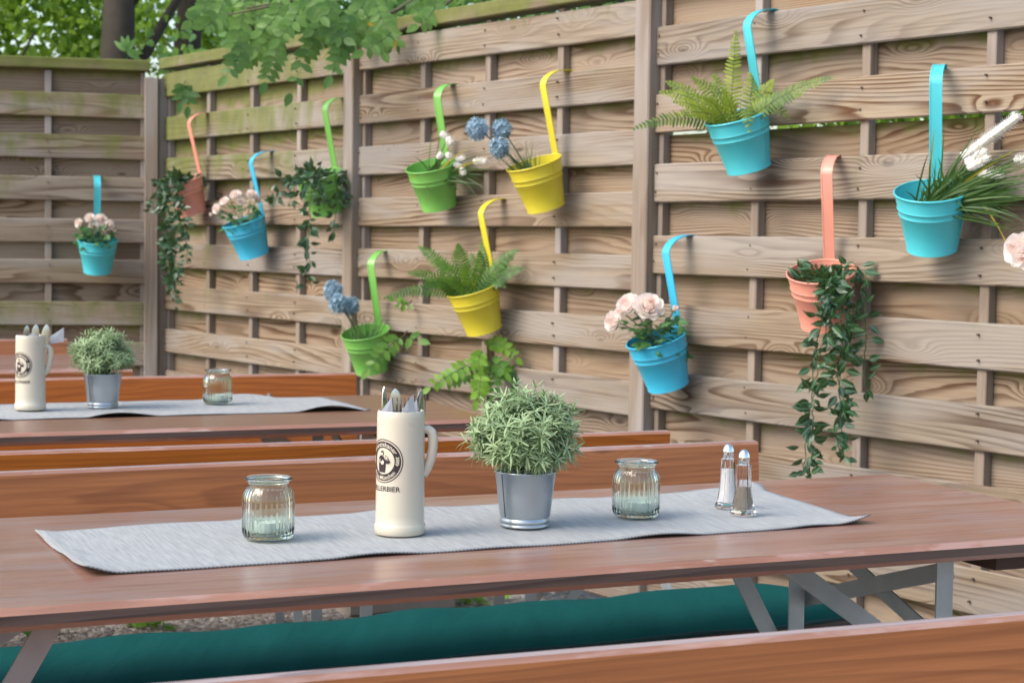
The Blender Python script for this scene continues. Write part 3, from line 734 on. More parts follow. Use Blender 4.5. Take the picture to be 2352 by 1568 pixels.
# ---------------------------------------------------------------- shakers
def shaker(loc, rz, fill, fm, label, cat):
    root = thing(cat.replace(' ', '_'), loc, label, cat, 'octagonal glass shakers', rz=rz)
    b = MB()
    out = [(0, 0), (.0215, 0), (.0228, .0015), (.0226, .005), (.0205, .0085), (.0178, .016), (.0155, .028), (.0140, .042), (.0130, .060), (.0125, .078), (.0122, .083), (.0095, .0862), (.0085, .090)]
    inn = [(.0070, .090), (.0080, .082), (.0088, .060), (.0095, .042), (.0108, .026), (.0125, .014), (.013, .009), (0, .0075)]
    b.lathe(out, 8); b.lathe(inn, 8); A = [(len(out) - 1) * 8 + k for k in range(8)]; B = [len(out) * 8 + k for k in range(8)]
    for k in range(8): b.face((A[k], A[(k + 1) % 8], B[(k + 1) % 8], B[k]))
    b.build('glass_body', M_CLEAR, root)
    b = MB(); ri = [(.0128, .0094), (.0123, .0142), (.0106, .026), (.0093, .042), (.0086, .060), (.0080, .078)]
    pr = [(0, .0093)] + [p for p in ri if p[1] < fill] + [(.0085 if fill > .05 else .0090, fill), (0, fill + .001)]
    b.lathe(pr, 16); b.build('salt_filling' if 'salt' in cat else 'pepper_filling', fm, root, smooth=40)
    b = MB(); b.lathe([(.0090, .086), (.0092, .0905), (.0098, .091), (.0098, .0932), (.0088, .0938), (.0088, .0946), (.0098, .0952), (.0098, .0972), (.0093, .0985), (.0088, .101), (.0075, .1045), (.0052, .1076), (.0022, .1092), (0, .1095)], 32)
    b.build('cap', M_CHROME, root, smooth=50)
s1 = at_z(1670, 1171, TZ); s1.z = RZ
s2 = at_z(1706, 1188, TZ); s2.z = RZ
shaker(s1, .2, .066, M_SALT, 'glass salt shaker with chrome cap, filled white', 'salt shaker')
shaker(s2, .55, .046, M_PEPPER, 'glass pepper shaker with chrome cap, half full of grey pepper', 'pepper shaker')

# ---------------------------------------------------------------- zinc pots with rosemary
def zinc_pot(loc, rz, label):
    root = thing('plant_pot', loc, label, 'plant pot', 'zinc plant pots on the tables', rz=rz)
    b = MB()
    b.lathe([(0, .003), (.036, .003), (.0375, .0), (.0388, .0008), (.0390, .003), (.0382, .0042), (.0380, .0052), (.0392, .0068), (.0394, .0098), (.0384, .0122), (.0376, .0136), (.0378, .0150), (.0400, .0158), (.0442, .050), (.0484, .0852), (.0492, .0858), (.0494, .0872), (.0488, .088), (.0478, .0874), (.0400, .0200), (0, .0190)], 72)
    b.build('pot_body', M_ZINC, root, smooth=50)
    b = MB()
    for (r0, z0, r1, z1) in ((.0402, .0165, .0483, .0848),):
        b.beam((r0 + .0001, 0, z0), (r1 + .0001, 0, z1), .0016, .0006, up=(1, 0, 0))
    b.build('seam', plain('dark_seam', (.05, .055, .06), .6), root)
    b = MB(); b.lathe([(.0462, .076), (0, .078)], 32); b.build('soil', M_SOIL, root, smooth=180)
    return root
def rosemary(loc, scale, label, seed):
    rnd.seed(seed); root = thing('rosemary_plant', loc, label, 'rosemary', 'potted rosemary bushes'); O = V(loc)
    st, lf = MB(), MB()
    for i in range(270):
        a = rnd.uniform(0, 6.2832); el = math.asin(rnd.uniform(-.45, 1.0)); d = V((math.cos(a) * math.cos(el), math.sin(a) * math.cos(el), math.sin(el)))
        R = V((.085, .085, .074)) * scale * rnd.uniform(.55, 1.02) * (1.16 if i % 17 == 0 else 1)
        c = O + V((0, 0, .057 * scale))
        base = O + V((d.x * .02, d.y * .02, .012)); tip = c + V((d.x * R.x, d.y * R.y, d.z * R.z * (1 if d.z > 0 else .95)))
        pts = bez(base, O + V((d.x * .03, d.y * .03, .05 + .03 * d.z)), tip, 5)
        st.tube(pts, .0007, 4, cap=False)
        ax = (pts[-1] - pts[-3]).normalized(); ax = (ax + V((0, 0, .35))).normalized()
        hue = rnd.random()
        for w in range(4):
            c0 = tip - ax * (.011 * w) * scale
            n = 6 if w else 7
            for k in range(n):
                an = 6.2832 * k / n + w * .6 + rnd.uniform(-.2, .2); s_ = ax.orthogonal().normalized(); q = Matrix.Rotation(an, 3, ax) @ s_
                ld = (q + ax * rnd.uniform(.1, .9) * (1.2 if w == 0 else .7)).normalized()
                lf.leaf(c0, ld, ax, rnd.uniform(.015, .023) * scale, .0027 * scale, prof=(.6, 1, .95, .35), bend=rnd.uniform(-.1, .45), fold=0, t=min(1, max(0, .5 * hue + rnd.uniform(0, .5))))
    st.build('stems', M_STEM, root, origin=O); lf.build('foliage', L_ROSM, root, origin=O)
    return root
p1 = at_z(1205, 1213, TZ); p1.z = RZ
p2 = at_z(236, 939, TZ); p2.z = RZ
zinc_pot(p1, face_dir(p1, 50), 'small zinc pot on the front runner between mug and right jar')
rosemary(p1 + V((0, 0, .076)), 1.09, 'bushy grey green rosemary in the zinc pot on the front table', 21)
zinc_pot(p2, face_dir(p2, 50), 'blurred zinc pot on the middle table at left')
rosemary(p2 + V((0, 0, .076)), .97, 'blurred rosemary bush in the zinc pot on the middle table', 22)

# ---------------------------------------------------------------- hanging buckets
BR, Br, BH = .090, .0605, .156
def bucket(loc, nyaw, tilt, col, label, drop=.262):
    """origin: where the hook rests on the slat; local +x points away from the fence."""
    root = thing('hanging_bucket', loc, label, 'hanging bucket', 'coloured tin buckets hooked on the fence', rz=nyaw)
    mat = M_PAINT[col]; t = math.radians(tilt); B = V((.040, 0, -drop))
    T = Matrix.Translation(B) @ Matrix.Rotation(t, 4, 'Y') @ Matrix.Translation((BR, 0, -BH))
    def r(z): return Br + (BR - Br) * z / BH
    b = MB(); pr = [(0, .004), (Br - .002, .004), (Br, .0), (Br + .0022, .0012), (Br + .0022, .0040), (r(.006), .006)]
    pr += [(r(.05), .05), (r(.094), .094), (r(.098) + .0024, .098), (r(.102), .102), (r(.110), .110), (r(.114) + .0024, .114), (r(.118), .118), (r(.150), .150)]
    pr += [(r(.150) - .001, .150), (r(.012) - .001, .012), (0, .011)]
    b.lathe(pr, 56, M=T)
    for k in range(1):
        a = math.radians(92); R0, R1 = r(.008) + .0003, r(.148) + .0003
        b.beam(T @ V((R0 * math.cos(a), R0 * math.sin(a), .008)), T @ V((R1 * math.cos(a), R1 * math.sin(a), .148)), .0016, .0016)
    b.build('bucket_body', mat, root, smooth=40)
    b = MB(); b.lathe([(BR + .0022 * math.cos(q * .785), BH - .004 + .0030 * math.sin(q * .785)) for q in range(8)], 56, M=T, close=True); b.build('rim', mat, root, smooth=180)
    b = MB(); b.lathe([(r(.105) - .002, .105), (0, .110)], 24, M=T); b.build('soil', M_SOIL, root, smooth=180)
    # flat strap hook
    pts = [V((-.0165, 0, -.03)), V((-.0165, 0, -.003)), V((-.013, 0, .004))]
    for k in range(11):
        a = math.radians(9 * k); pts.append(V((-.004 + .096 * math.sin(a), 0, .0065 - .056 * (1 - math.cos(a)))))
    B2 = T @ V((-BR - .0015, 0, BH - .002)); pts += [pts[-1].lerp(B2, .5), B2, T @ V((-r(.118) - .004, 0, .122))]
    hw = .0155; prev = None
    for i, p in enumerate(pts):
        d = (pts[min(i + 1, len(pts) - 1)] - pts[max(0, i - 1)]).normalized(); n = V((-d.z, 0, d.x)) * .001
        ring = [b.vert(p + V((0, s * hw * f, 0)) + n * q) for s, f, q in ((-1, 1, 1.9), (-1, .8, 1.9), (-1, .76, .9), (1, .76, .9), (1, .8, 1.9), (1, 1, 1.9), (1, 1, -1), (-1, 1, -1))]
        # note: raised side beads
        if prev:
            for k in range(8): b.face((prev[k], prev[(k + 1) % 8], ring[(k + 1) % 8], ring[k]))
        else: b.face(ring[::-1])
        prev = ring
    b.face(prev); b.build('hook', mat, root, smooth=35)
    W = frame(V(loc), nyaw)
    return dict(root=root, rim=W @ (T @ V((0, 0, BH - .03))), T=W @ T, out=(W.to_3x3() @ V((1, 0, 0))), loc=V(loc))
NY = math.atan2(FN.y, FN.x)
LN = V((.2, -.98, 0)).normalized(); LNY = math.atan2(LN.y, LN.x)
def hang(x, y, col, label, dyaw=0, tilt=20, left=False, drop=.262):
    if left: p = at_plane(x, y, lc, LN); n = LN; a = LNY
    else: p = at_plane(x, y, FP, FN); n = FN; a = NY
    return bucket(p, a + math.radians(dyaw), tilt, col, label, drop)
HB = {}
HB[1] = hang(222, 407, 'turquoise', 'turquoise bucket alone on the short left fence, holding pink roses', left=True, tilt=14, dyaw=4)
HB[2] = hang(478, 263, 'salmon', 'salmon pink bucket near the fence corner with a long trailing vine')
HB[3] = hang(622, 351, 'sky blue', 'sky blue bucket with roses beside the corner, between salmon and green buckets', drop=.25)
HB[4] = hang(787, 229, 'green', 'bright green bucket overgrown by vine leaves, beside a fence post', dyaw=12)
HB[5] = hang(1040, 198, 'green', 'green bucket with white bottlebrush spikes, left of the upper yellow one', dyaw=20, drop=.25)
HB[6] = hang(1300, 166, 'yellow', 'upper yellow bucket with blue allium balls')
HB[7] = hang(884, 580, 'green', 'lowest green bucket with blue allium balls, over the middle table', dyaw=24, tilt=18)
HB[8] = hang(1156, 461, 'yellow', 'lower yellow bucket with a dark green fern')
HB[9] = hang(1584, 545, 'sky blue', 'sky blue bucket with large pale roses in front of the nearest post')
HB[10] = hang(1772, 28, 'turquoise', 'top turquoise bucket with the yellow green fern')
HB[11] = hang(1918, 363, 'salmon', 'big salmon bucket at right with vine hanging far down', dyaw=30, drop=.27)
HB[12] = hang(2160, 155, 'turquoise', 'right turquoise bucket with tall white bottlebrush grass', dyaw=34, drop=.28)
HB[13] = hang(2560, 310, 'turquoise', 'bucket at the right frame edge from which pale roses lean in', dyaw=8)

# ---------------------------------------------------------------- bucket plants
def px(B, x, y, toward=0.0, ref=None):
    Z = depth(B['rim'] if ref is None else ref) - toward
    n, q = (LN, lc) if B['loc'].x < -1.75 else (FN, FP)
    p = at_d(x, y, Z)
    if (p - q).dot(n) < .03: p = at_plane(x, y, q + n * (.03 + rnd.uniform(0, .02)), n)    # stay in front of the boards
    return p
def frond(lf, st, p0, p2, sag=.03, W=.03, n=26, up=V((0, 0, 1)), hue=.5):
    mid = (p0 + p2) * .5 + V((0, 0, sag)); pts = bez(p0, mid, p2, n)
    st.tube(pts, [.0014 - .001 * i / n for i in range(n + 1)], 4, t=hue)
    for i in range(2, n + 1):
        u = i / n; d = (pts[min(n, i + 1)] - pts[i - 1]).normalized(); s_ = d.cross(up * .55 + (CO - pts[i]).normalized() * .8)
        if s_.length < .15: s_ = d.cross(V((0, -1, 0)))
        s_.normalize(); nn = s_.cross(d)
        w = W * (.45 + .55 * min(1, u * 3)) * (1 - u ** 3 * .85)
        for sg in (-1, 1):
            lf.leaf(pts[i], s_ * sg + d * .35 + nn * rnd.uniform(-.25, .1), nn, w * rnd.uniform(.85, 1.1), (p2 - p0).length / n * .74, prof=(.7, 1, .85, .3), bend=.12, fold=0, t=min(1, max(0, hue + rnd.uniform(-.2, .2))))
def fern(B, ends, lm, label, seed, W=.034):
    rnd.seed(seed); O = B['rim'] + V((0, 0, -.02)); root = thing('fern', O, label, 'fern')
    for (x, y, tw, sag, hue) in ends:
        lf, st = MB(), MB(); p0 = O + V((rnd.uniform(-.03, .03), rnd.uniform(-.03, .03), 0)); p2 = px(B, x, y, tw)
        frond(lf, st, p0, p2, sag, W * rnd.uniform(.9, 1.1), n=max(14, int((p2 - p0).length / .0105)), hue=hue)
        o = lf.build('frond', lm, root, origin=O); st.build('frond_stalk', M_STEM, o, origin=O)
    return root
fern(HB[10], [(1690, 75, .02, .0, .75), (1456, 296, .05, .07, .15), (1517, 212, .02, .05, .7), (1532, 188, -.03, .04, .45), (1548, 234, .07, .04, .8), (1640, 172, -.02, .02, .4), (1733, 152, -.03, .02, .6),
     (1911, 179, -.02, .05, .2), (1812, 272, .06, .10, .35), (1776, 186, .03, .04, .7), (1722, 300, .12, .12, .25), (1590, 178, .0, .03, .6), (1770, 230, .05, .03, .5), (1560, 262, .10, .05, .7), (1660, 205, .09, .03, .8), (1840, 218, -.04, .06, .3), (1615, 225, .1, .04, .75)],
     L_FERNY, 'yellow green fern spilling out of the top turquoise bucket', 31)
fern(HB[8], [(963, 567, -.02, .05, .55), (884, 684, .05, .07, .2), (940, 627, .02, .05, .5), (1052, 562, .0, .03, .75), (1102, 578, .03, .01, .6), (1115, 540, -.03, .02, .8), (1187, 575, .0, .05, .4), (1202, 617, .03, .05, .2),
     (1160, 658, .08, .07, .3), (1000, 598, .05, .04, .85), (1060, 610, .09, .03, .9), (1165, 600, -.04, .04, .5), (975, 650, .09, .05, .45), (1085, 585, -.05, .02, .6), (1010, 640, .12, .04, .8)],
     L_FERN, 'dark green fern in the lower yellow bucket', 32, W=.040)

def rose_blossom(mb, c, face, R, bud=False):
    R = R * .88
    face = V(face).normalized(); a = face.orthogonal().normalized(); bb = face.cross(a)
    rings = [(3, .22, .95, .8), (4, .38, .8, .55), (5, .60, .55, .25), (6, .85, .25, .08), (7, 1.02, -.08, .0)] if not bud else [(3, .25, .9, .9), (4, .4, .85, .7), (4, .48, .75, .5)]
    for ri, (n, rr, up, tt) in enumerate(rings):
        for k in range(n):
            an = 6.2832 * k / n + ri * .7 + rnd.uniform(-.15, .15); o = a * math.cos(an) + bb * math.sin(an); s_ = face.cross(o)
            w = R * (.55 + .35 * rr) * (6.2832 * max(rr, .5) / n) * .62; g0 = None; NI = 4
            for i in range(NI + 1):
                u = i / NI; rad = R * rr * (math.sin(u * 1.5) ** .7); hgt = R * (-.45 + (up + .75) * (u ** 1.3) * .68) + rnd.uniform(-.03, .03) * R
                if u == 1: rad += R * .10 * (1 if ri > 1 else -.3)
                row = []
                for j in (-1, -.5, 0, .5, 1):
                    ww = w * math.sin(.35 + u * 1.45) * (1 - .12 * (u > .9) * abs(j))
                    cup = -.18 * R * j * j * rr
                    pnt = c + o * (rad + cup) + s_ * (j * ww * .8) + face * (hgt + (rnd.uniform(-.06, .06) * R if u == 1 else 0))
                    row.append(mb.vert(pnt, (u, j, 0), min(1, max(0, tt * (1 - .5 * u) + rnd.uniform(-.05, .05)))))
                if g0:
                    for q in range(4): mb.face((g0[q], g0[q + 1], row[q + 1], row[q]))
                g0 = row
def lobed_leaf(mb, c, d, n, L, t=None):
    d = V(d).normalized(); n = V(n); n = (n - d * n.dot(d)); n = n.normalized() if n.length > 1e-4 else d.orthogonal().normalized(); s_ = d.cross(n); tt = rnd.random() if t is None else t
    for an, sc_ in ((-55, .7), (0, 1.0), (55, .7)):
        a = math.radians(an); mb.leaf(c, d * math.cos(a) + s_ * math.sin(a), n, L * sc_, L * .55 * sc_, prof=(.3, .8, 1.0, .8, .15), bend=rnd.uniform(.0, .35), fold=.12, t=tt)
def roses(B, blooms, label, seed, leaves=60, spread=.085):
    rnd.seed(seed); O = B['rim'] + V((0, 0, -.015)); root = thing('rose_plant', O, label, 'roses'); st, lf = MB(), MB()
    cam = (CO - O).normalized()
    for (x, y, R, fx, fy, bud) in blooms:
        c = px(B, x, y, .02 + rnd.uniform(-.03, .04)); f = CR * fx + CU * fy + cam * .8
        fl = MB(); rose_blossom(fl, c, f, R, bud); fl.build('blossom', L_PETAL, root, origin=O, smooth=180)
        fd = f.normalized(); q = c - fd * R * .45
        st.tube(bez(O + V((rnd.uniform(-.03, .03), rnd.uniform(-.03, .03), 0)), O * .5 + q * .5 + V((0, 0, .02)), q, 6), .0018, 5)
        for k in range(5):
            a = k * 1.257; s_ = fd.orthogonal().normalized(); dd = Matrix.Rotation(a, 3, fd) @ s_
            lf.leaf(q, dd + fd * .5, fd, R * .7, R * .3, t=.8, bend=.2)
    for k in range(leaves):
        a = rnd.uniform(0, 6.2832); rr = rnd.uniform(.02, spread); p = O + V((math.cos(a) * rr, math.sin(a) * rr, rnd.uniform(.015, .115) - rr * .3))
        p += B['out'] * .012
        lobed_leaf(lf, p, V((math.cos(a), math.sin(a), rnd.uniform(-.5, .5))), V((0, -.5, 1)) + rdir() * .5, rnd.uniform(.026, .042))
    st.build('stems', M_STEM, root, origin=O); lf.build('leaves', L_ROSE, root, origin=O)
    return root
roses(HB[1], [(180, 512, .024, -.6, .2, 0), (206, 500, .027, -.2, .5, 0), (232, 505, .032, .2, .2, 0), (252, 517, .026, .6, .1, 0), (214, 524, .028, -.1, -.1, 0), (190, 530, .016, -.4, -.1, 1), (243, 532, .022, .3, -.2, 0), (262, 530, .016, .8, 0, 1)], 'cluster of light pink roses on the short left fence', 41, leaves=80)
roses(HB[3], [(497, 480, .027, -.9, .1, 0), (515, 462, .024, -.5, .6, 0), (486, 492, .014, -1, -.2, 1), (541, 447, .027, -.2, .7, 0), (553, 462, .018, .1, .2, 0), (579, 447, .027, .3, .6, 0), (592, 458, .018, .7, .2, 0)], 'white and pink roses in the sky blue bucket near the corner', 42)
roses(HB[9], [(1407, 738, .036, -1, .15, 0), (1440, 700, .042, -.7, .6, 0), (1425, 716, .022, -.5, .2, 0), (1490, 703, .050, .15, .55, 0), (1549, 711, .019, .4, .6, 1)], 'large pale roses in the sky blue bucket by the nearest post', 43, leaves=72)
roses(HB[13], [(2338, 572, .042, -.8, .2, 0), (2352, 592, .030, -.3, -.2, 0), (2385, 560, .04, .2, .5, 0)], 'pale roses entering the picture at its right edge', 44, leaves=20, spread=.06)
# leaves of the edge roses hang into view
lf = MB()

def allium(B, balls, label, seed, nb=46, lean=(0, 0, 0)):
    rnd.seed(seed); O = B['rim'] + V((0, 0, -.03)) + B['out'] * .015; root = thing('allium_plant', O, label, 'allium')
    st = MB(); gr = MB()
    for (x, y, R, tw) in balls:
        c = px(B, x, y, tw); fb = MB()
        for k in range(95):
            ph = math.acos(1 - 2 * (k + .5) / 95); th = k * 2.39996; d = V((math.sin(ph) * math.cos(th), math.sin(ph) * math.sin(th), math.cos(ph)))
            q = c + d * R * rnd.uniform(.55, .95); fb.tube([c, q], .0006, 3, t=.1, cap=False); tt = rnd.random(); s_ = d.orthogonal().normalized()
            for j in range(5):
                fb.leaf(q, (Matrix.Rotation(j * 1.2566 + k, 3, d) @ s_) + d * .8, d, R * .42, R * .13, prof=(.5, 1, .2), fold=0, t=tt)
        core = MB(); fb.tube([c - V((0, 0, R * .5)), c, c + V((0, 0, R * .5))], [R * .25, R * .45, R * .25], 10, t=.0)
        o = fb.build('blossom', L_ALL, root, origin=O)
        st.tube(bez(O, (O + c) * .5 + V((0, 0, .02)), c, 8), .0022, 5)
    for k in range(nb):
        p0 = O + V((rnd.uniform(-.035, .035), rnd.uniform(-.035, .035), 0)); a = rnd.uniform(0, 6.28); L = rnd.uniform(.05, .15)
        d = V((math.cos(a) * .55, math.sin(a) * .55, 1)) + B['out'] * rnd.uniform(0, .6) + V(lean)
        gr.leaf(p0, d, V((-.2, -1, .2)), L, .0032, prof=(1, 1, .8, .5, .1), bend=rnd.uniform(-.2, .5), fold=0)
    st.build('stems', M_STEM, root, origin=O); gr.build('grass_blades', L_GRASS, root, origin=O)
allium(HB[6], [(1097, 297, .034, .03), (1152, 297, .032, .0), (1147, 340, .032, .05)], 'three blue allium balls leaning out of the upper yellow bucket', 51, lean=(-.4, 0, 0))
allium(HB[7], [(765, 668, .036, .0), (777, 697, .035, .05), (803, 702, .035, .02)], 'three blue allium balls in the lowest green bucket', 52)

def ivy(B, strands, top, label, seed, leafL=.036):
    """strands: list of (pixel polyline, toward)."""
    rnd.seed(seed); O = B['rim'] + V((0, 0, -.01)); root = thing('trailing_vine', O, label, 'trailing vine')
    view = (CO - O).normalized()
    for pts, tw, dens in strands:
        P = [O + V((0, 0, .0))] + [px(B, x, y, tw) for x, y in pts]
        path = []
        for i in range(len(P) - 1):
            n = max(2, int((P[i + 1] - P[i]).length / .012))
            path += [P[i].lerp(P[i + 1], k / n) + rdir() * .0035 for k in range(n)]
        path.append(P[-1])
        s = MB(); s.tube(path, .0016, 5, t=.3)
        lf = MB()
        for i, p in enumerate(path):
            if i == 0: continue
            for k in range(2 if rnd.random() < dens else 1):
                a = rnd.uniform(0, 6.28); d = CR * math.cos(a) + V((0, 0, math.sin(a) * .7 - .35)) + view * rnd.uniform(.0, .7)
                L = leafL * rnd.uniform(.65, 1.15) * (.75 if i > len(path) * .9 else 1)
                q = p + d.normalized() * rnd.uniform(.004, .016)
                lf.leaf(q, d, view + rdir() * .75, L, L * .52, prof=(.15, .75, 1, .75, .3, .02), bend=rnd.uniform(-.1, .45), fold=.2)
        o = s.build('vine_strand', M_STEM, root, origin=O); lf.build('strand_leaves', L_IVY, o, origin=O)
    lf = MB()
    for k in range(top):
        a = rnd.uniform(0, 6.28); r = rnd.uniform(0, .075); p = O + V((math.cos(a) * r, math.sin(a) * r, rnd.uniform(.01, .05)))
        d = V((math.cos(a), math.sin(a), rnd.uniform(-.2, 1.0))); L = leafL * rnd.uniform(.7, 1.1)
        lf.leaf(p, d, view + rdir() * .8, L, L * .5, prof=(.15, .75, 1, .75, .3, .02), bend=rnd.uniform(-.1, .4), fold=.2)
    lf.build('crown_leaves', L_IVY, root, origin=O)
    return root
ivy(HB[11], [([(1905, 640), (1893, 690), (1880, 760), (1868, 840), (1862, 930), (1850, 1010), (1845, 1092)], .10, .5), ([(1915, 650), (1905, 720), (1888, 790), (1872, 880), (1866, 960), (1862, 1040), (1858, 1090)], .11, .3),
     ([(1925, 650), (1930, 720), (1935, 800), (1928, 880), (1932, 960), (1936, 1030), (1940, 1052)], .09, .5), ([(1930, 640), (1938, 700), (1942, 790), (1925, 860), (1938, 930), (1918, 1000), (1932, 1036)], .10, .3),
     ([(1950, 620), (1975, 660), (1990, 720), (1988, 790), (1985, 850), (1988, 890)], .03, .15), ([(1945, 640), (1960, 700), (1955, 760), (1945, 830)], .07, .4), ([(1905, 640), (1900, 700), (1910, 770), (1900, 800)], .11, .6), ([(1935, 612), (1970, 615), (1995, 640)], .02, .2)],
     60, 'dark glossy vine hanging from the big salmon bucket to table height', 61, leafL=.040)
ivy(HB[2], [([(410, 398), (380, 420), (372, 480), (385, 540), (390, 600), (395, 660), (398, 700)], .10, .7), ([(405, 402), (395, 440), (405, 500), (400, 560), (405, 620), (400, 680)], .12, .6), ([(400, 400), (365, 420), (355, 460), (352, 480)], .08, .8), ([(405, 405), (410, 450), (420, 500), (428, 540), (430, 595)], .12, .5), ([(400, 400), (385, 450), (380, 520), (385, 590), (390, 640)], .11, .6)],
    60, 'vine trailing in a long beard from the salmon bucket near the corner', 62, leafL=.042)
ivy(HB[4], [([(720, 385), (690, 400), (660, 420), (640, 440), (630, 470)], .10, .7), ([(715, 390), (700, 425), (685, 440), (665, 460)], .12, .7), ([(720, 392), (715, 450), (712, 500), (706, 560), (712, 610), (706, 655)], .12, .5), ([(770, 400), (775, 450), (770, 500), (765, 540)], .06, .25), ([(780, 395), (792, 430), (788, 470)], .03, .3), ([(725, 392), (735, 430), (745, 460), (742, 480)], .13, .5), ([(715, 388), (680, 405), (650, 412), (640, 420)], .08, .7)],
    46, 'vine sprawling sideways over the bright green bucket', 63, leafL=.042)

def reeds(B, spikes, blades, nrand, main, label, seed):
    rnd.seed(seed); O = B['rim'] + V((0, 0, -.03)); root = thing('bottlebrush_grass', O, label, 'ornamental grass'); st = MB(); gr = MB(); gy = MB()
    for (x0, y0, x1, y1, R, tw) in spikes:
        a, b_ = px(B, x0, y0, tw), px(B, x1, y1, tw); s = MB(); n = int((b_ - a).length / .0036) + 4
        ax = (b_ - a).normalized()
        for k in range(n):
            u = k / n; c = a.lerp(b_, u); rr = R * (.5 + .5 * math.sin(.35 + u * 2.5)) * (1.15 if k % 2 else .8)
            for j in range(9):
                d = (Matrix.Rotation(j * .698 + k * 1.1, 3, ax) @ ax.orthogonal().normalized()) + ax * .35
                s.leaf(c, d, ax, rr * rnd.uniform(.8, 1.2), .0050, prof=(1, .9, .35), fold=0)
        q = max(6, int((b_ - a).length / .005)); s.tube([a.lerp(b_, i / q) for i in range(q + 1)], [R * (.30 if i in (0, q) else rnd.uniform(.48, .70)) for i in range(q + 1)], 8, t=.9)
        s.build('flower_spike', L_REED, root, origin=O)
        st.tube(bez(O, (O + a) * .5 + V((0, 0, .015)), a, 8), .002, 5)
    def blade(mb, p0, p2, sag, w):
        pts = bez(p0, (p0 + p2) * .5 + V((0, 0, sag)), p2, 10); pv = None; tt = rnd.random()
        s_ = (p2 - p0).cross(CF); s_ = s_.normalized() if s_.length > 1e-4 else V((0, 0, 1))
        s_ = (s_ + CF * rnd.uniform(-.8, .8)).normalized()
        for i, p in enumerate(pts):
            h = w * (1 - (i / 10) ** 2.2) * .5 + .0002; r_ = (mb.vert(p - s_ * h, t=tt), mb.vert(p + s_ * h, t=tt))
            if pv: mb.face((pv[0], pv[1], r_[1], r_[0]))
            pv = r_
    for (x, y, tw, sag, yel) in blades: blade(gy if yel else gr, O + V((rnd.uniform(-.02, .02), 0, 0)), px(B, x, y, tw), sag, .0075 if yel else .0055)
    for k in range(nrand):
        p0 = O + V((rnd.uniform(-.045, .045), rnd.uniform(-.03, .03), 0)); q = main[k % len(main)]
        p2 = px(B, q[0] + rnd.uniform(-30, 30), q[1] + rnd.uniform(-30, 30), rnd.uniform(-.03, .10)); blade(gr, p0, p2, rnd.uniform(.0, .06), .0048)
    st.build('stems', M_STEM, root, origin=O); gr.build('grass_blades', L_GRASS, root, origin=O); gy.build('yellow_blades', L_GRASSY, root, origin=O)
reeds(HB[12], [(2210, 362, 2341, 266, .0185, .03), (2218, 378, 2268, 345, .0185, .06), (2222, 388, 2272, 362, .0185, .08), (2245, 400, 2308, 404, .0185, .08), (2330, 366, 2365, 370, .0185, .04)],
      [(2170, 285, .03, .03, 0), (2147, 297, .02, .05, 1), (2330, 600, .10, .20, 1), (2315, 570, .12, .18, 1), (2358, 330, .02, .02, 1), (2229, 500, .12, .08, 0), (2110, 470, .12, .05, 0), (2250, 290, -.02, .02, 0), (2345, 470, .06, .10, 0), (2330, 520, .08, .14, 0), (2360, 430, .05, .07, 0), (2330, 445, .07, .06, 0), (2100, 400, .02, .03, 0), (2080, 440, .05, .02, 0), (2300, 480, .1, .1, 0)],
      190, [(2350, 400), (2352, 450), (2340, 505), (2300, 500), (2365, 370), (2375, 430), (2250, 360), (2200, 385), (2260, 400), (2300, 430), (2160, 380), (2320, 400), (2180, 420), (2340, 440), (2130, 420), (2280, 380)], 'tall grass with white bottlebrush spikes in the right turquoise bucket', 71)
reeds(HB[5], [(1012, 306, 1028, 316, .020, .03), (1028, 316, 1038, 332, .024, .05), (1005, 365, 1016, 352, .019, .07), (1025, 352, 1034, 364, .020, .07), (1045, 367, 1068, 366, .019, .06), (1042, 376, 1068, 388, .0185, .06), (1058, 386, 1068, 402, .018, .09), (1088, 371, 1118, 371, .014, .04)],
      [(935, 415, .10, .04, 1), (1078, 340, .03, .03, 1), (1125, 366, .02, .03, 1), (992, 300, .0, .03, 0), (1125, 445, .06, .08, 0), (1098, 455, .08, .08, 0), (980, 480, .12, .06, 0), (950, 360, .03, .03, 0), (1145, 395, .02, .05, 0), (1075, 440, .08, .07, 0), (1118, 350, -.02, .03, 0)],
      60, [(1040, 380), (1080, 390), (1010, 370), (1110, 400), (1060, 420), (990, 385), (1095, 420)], 'grass with short white spikes in the upper green bucket', 72)

# ---------------------------------------------------------------- robinia foliage
def compound(lf, st, p0, p1, p2, n=7, L=.045, W=.024, hue=.5, view=None, droop=.2):
    pts = bez(p0, p1, p2, n + 1); st.tube(pts, [.0016 * (1 - .5 * i / (n + 1)) for i in range(n + 2)], 4)
    for i in range(1, n + 2):
        d = (pts[min(n + 1, i + 1)] - pts[i - 1]).normalized(); vn = (CO - pts[i]).normalized() + V((0, 0, .35)) + rdir() * .25
        s_ = d.cross(vn).normalized(); sc_ = (1 - .35 * abs(2 * i / (n + 1) - 1))
        if i == n + 1: lf.leaf(pts[i], d, vn, L * .95, W, prof=(.3, .85, 1, .95, .55, .1), t=min(1, max(0, hue + rnd.uniform(-.2, .2))), fold=.08); continue
        for sg in (-1, 1):
            lf.leaf(pts[i], s_ * sg + d * .35 + V((0, 0, -droop)) + rdir() * .12, vn, L * sc_ * rnd.uniform(.88, 1.08), W * sc_, prof=(.3, .85, 1, .95, .55, .1), bend=rnd.uniform(-.05, .2), fold=.08, t=min(1, max(0, hue + rnd.uniform(-.25, .25))))
rnd.seed(81)
O = V((.55, 8.2, 0)); root = thing('robinia_tree', O, 'robinia tree behind the long fence, its feathery branch hanging over', 'tree')
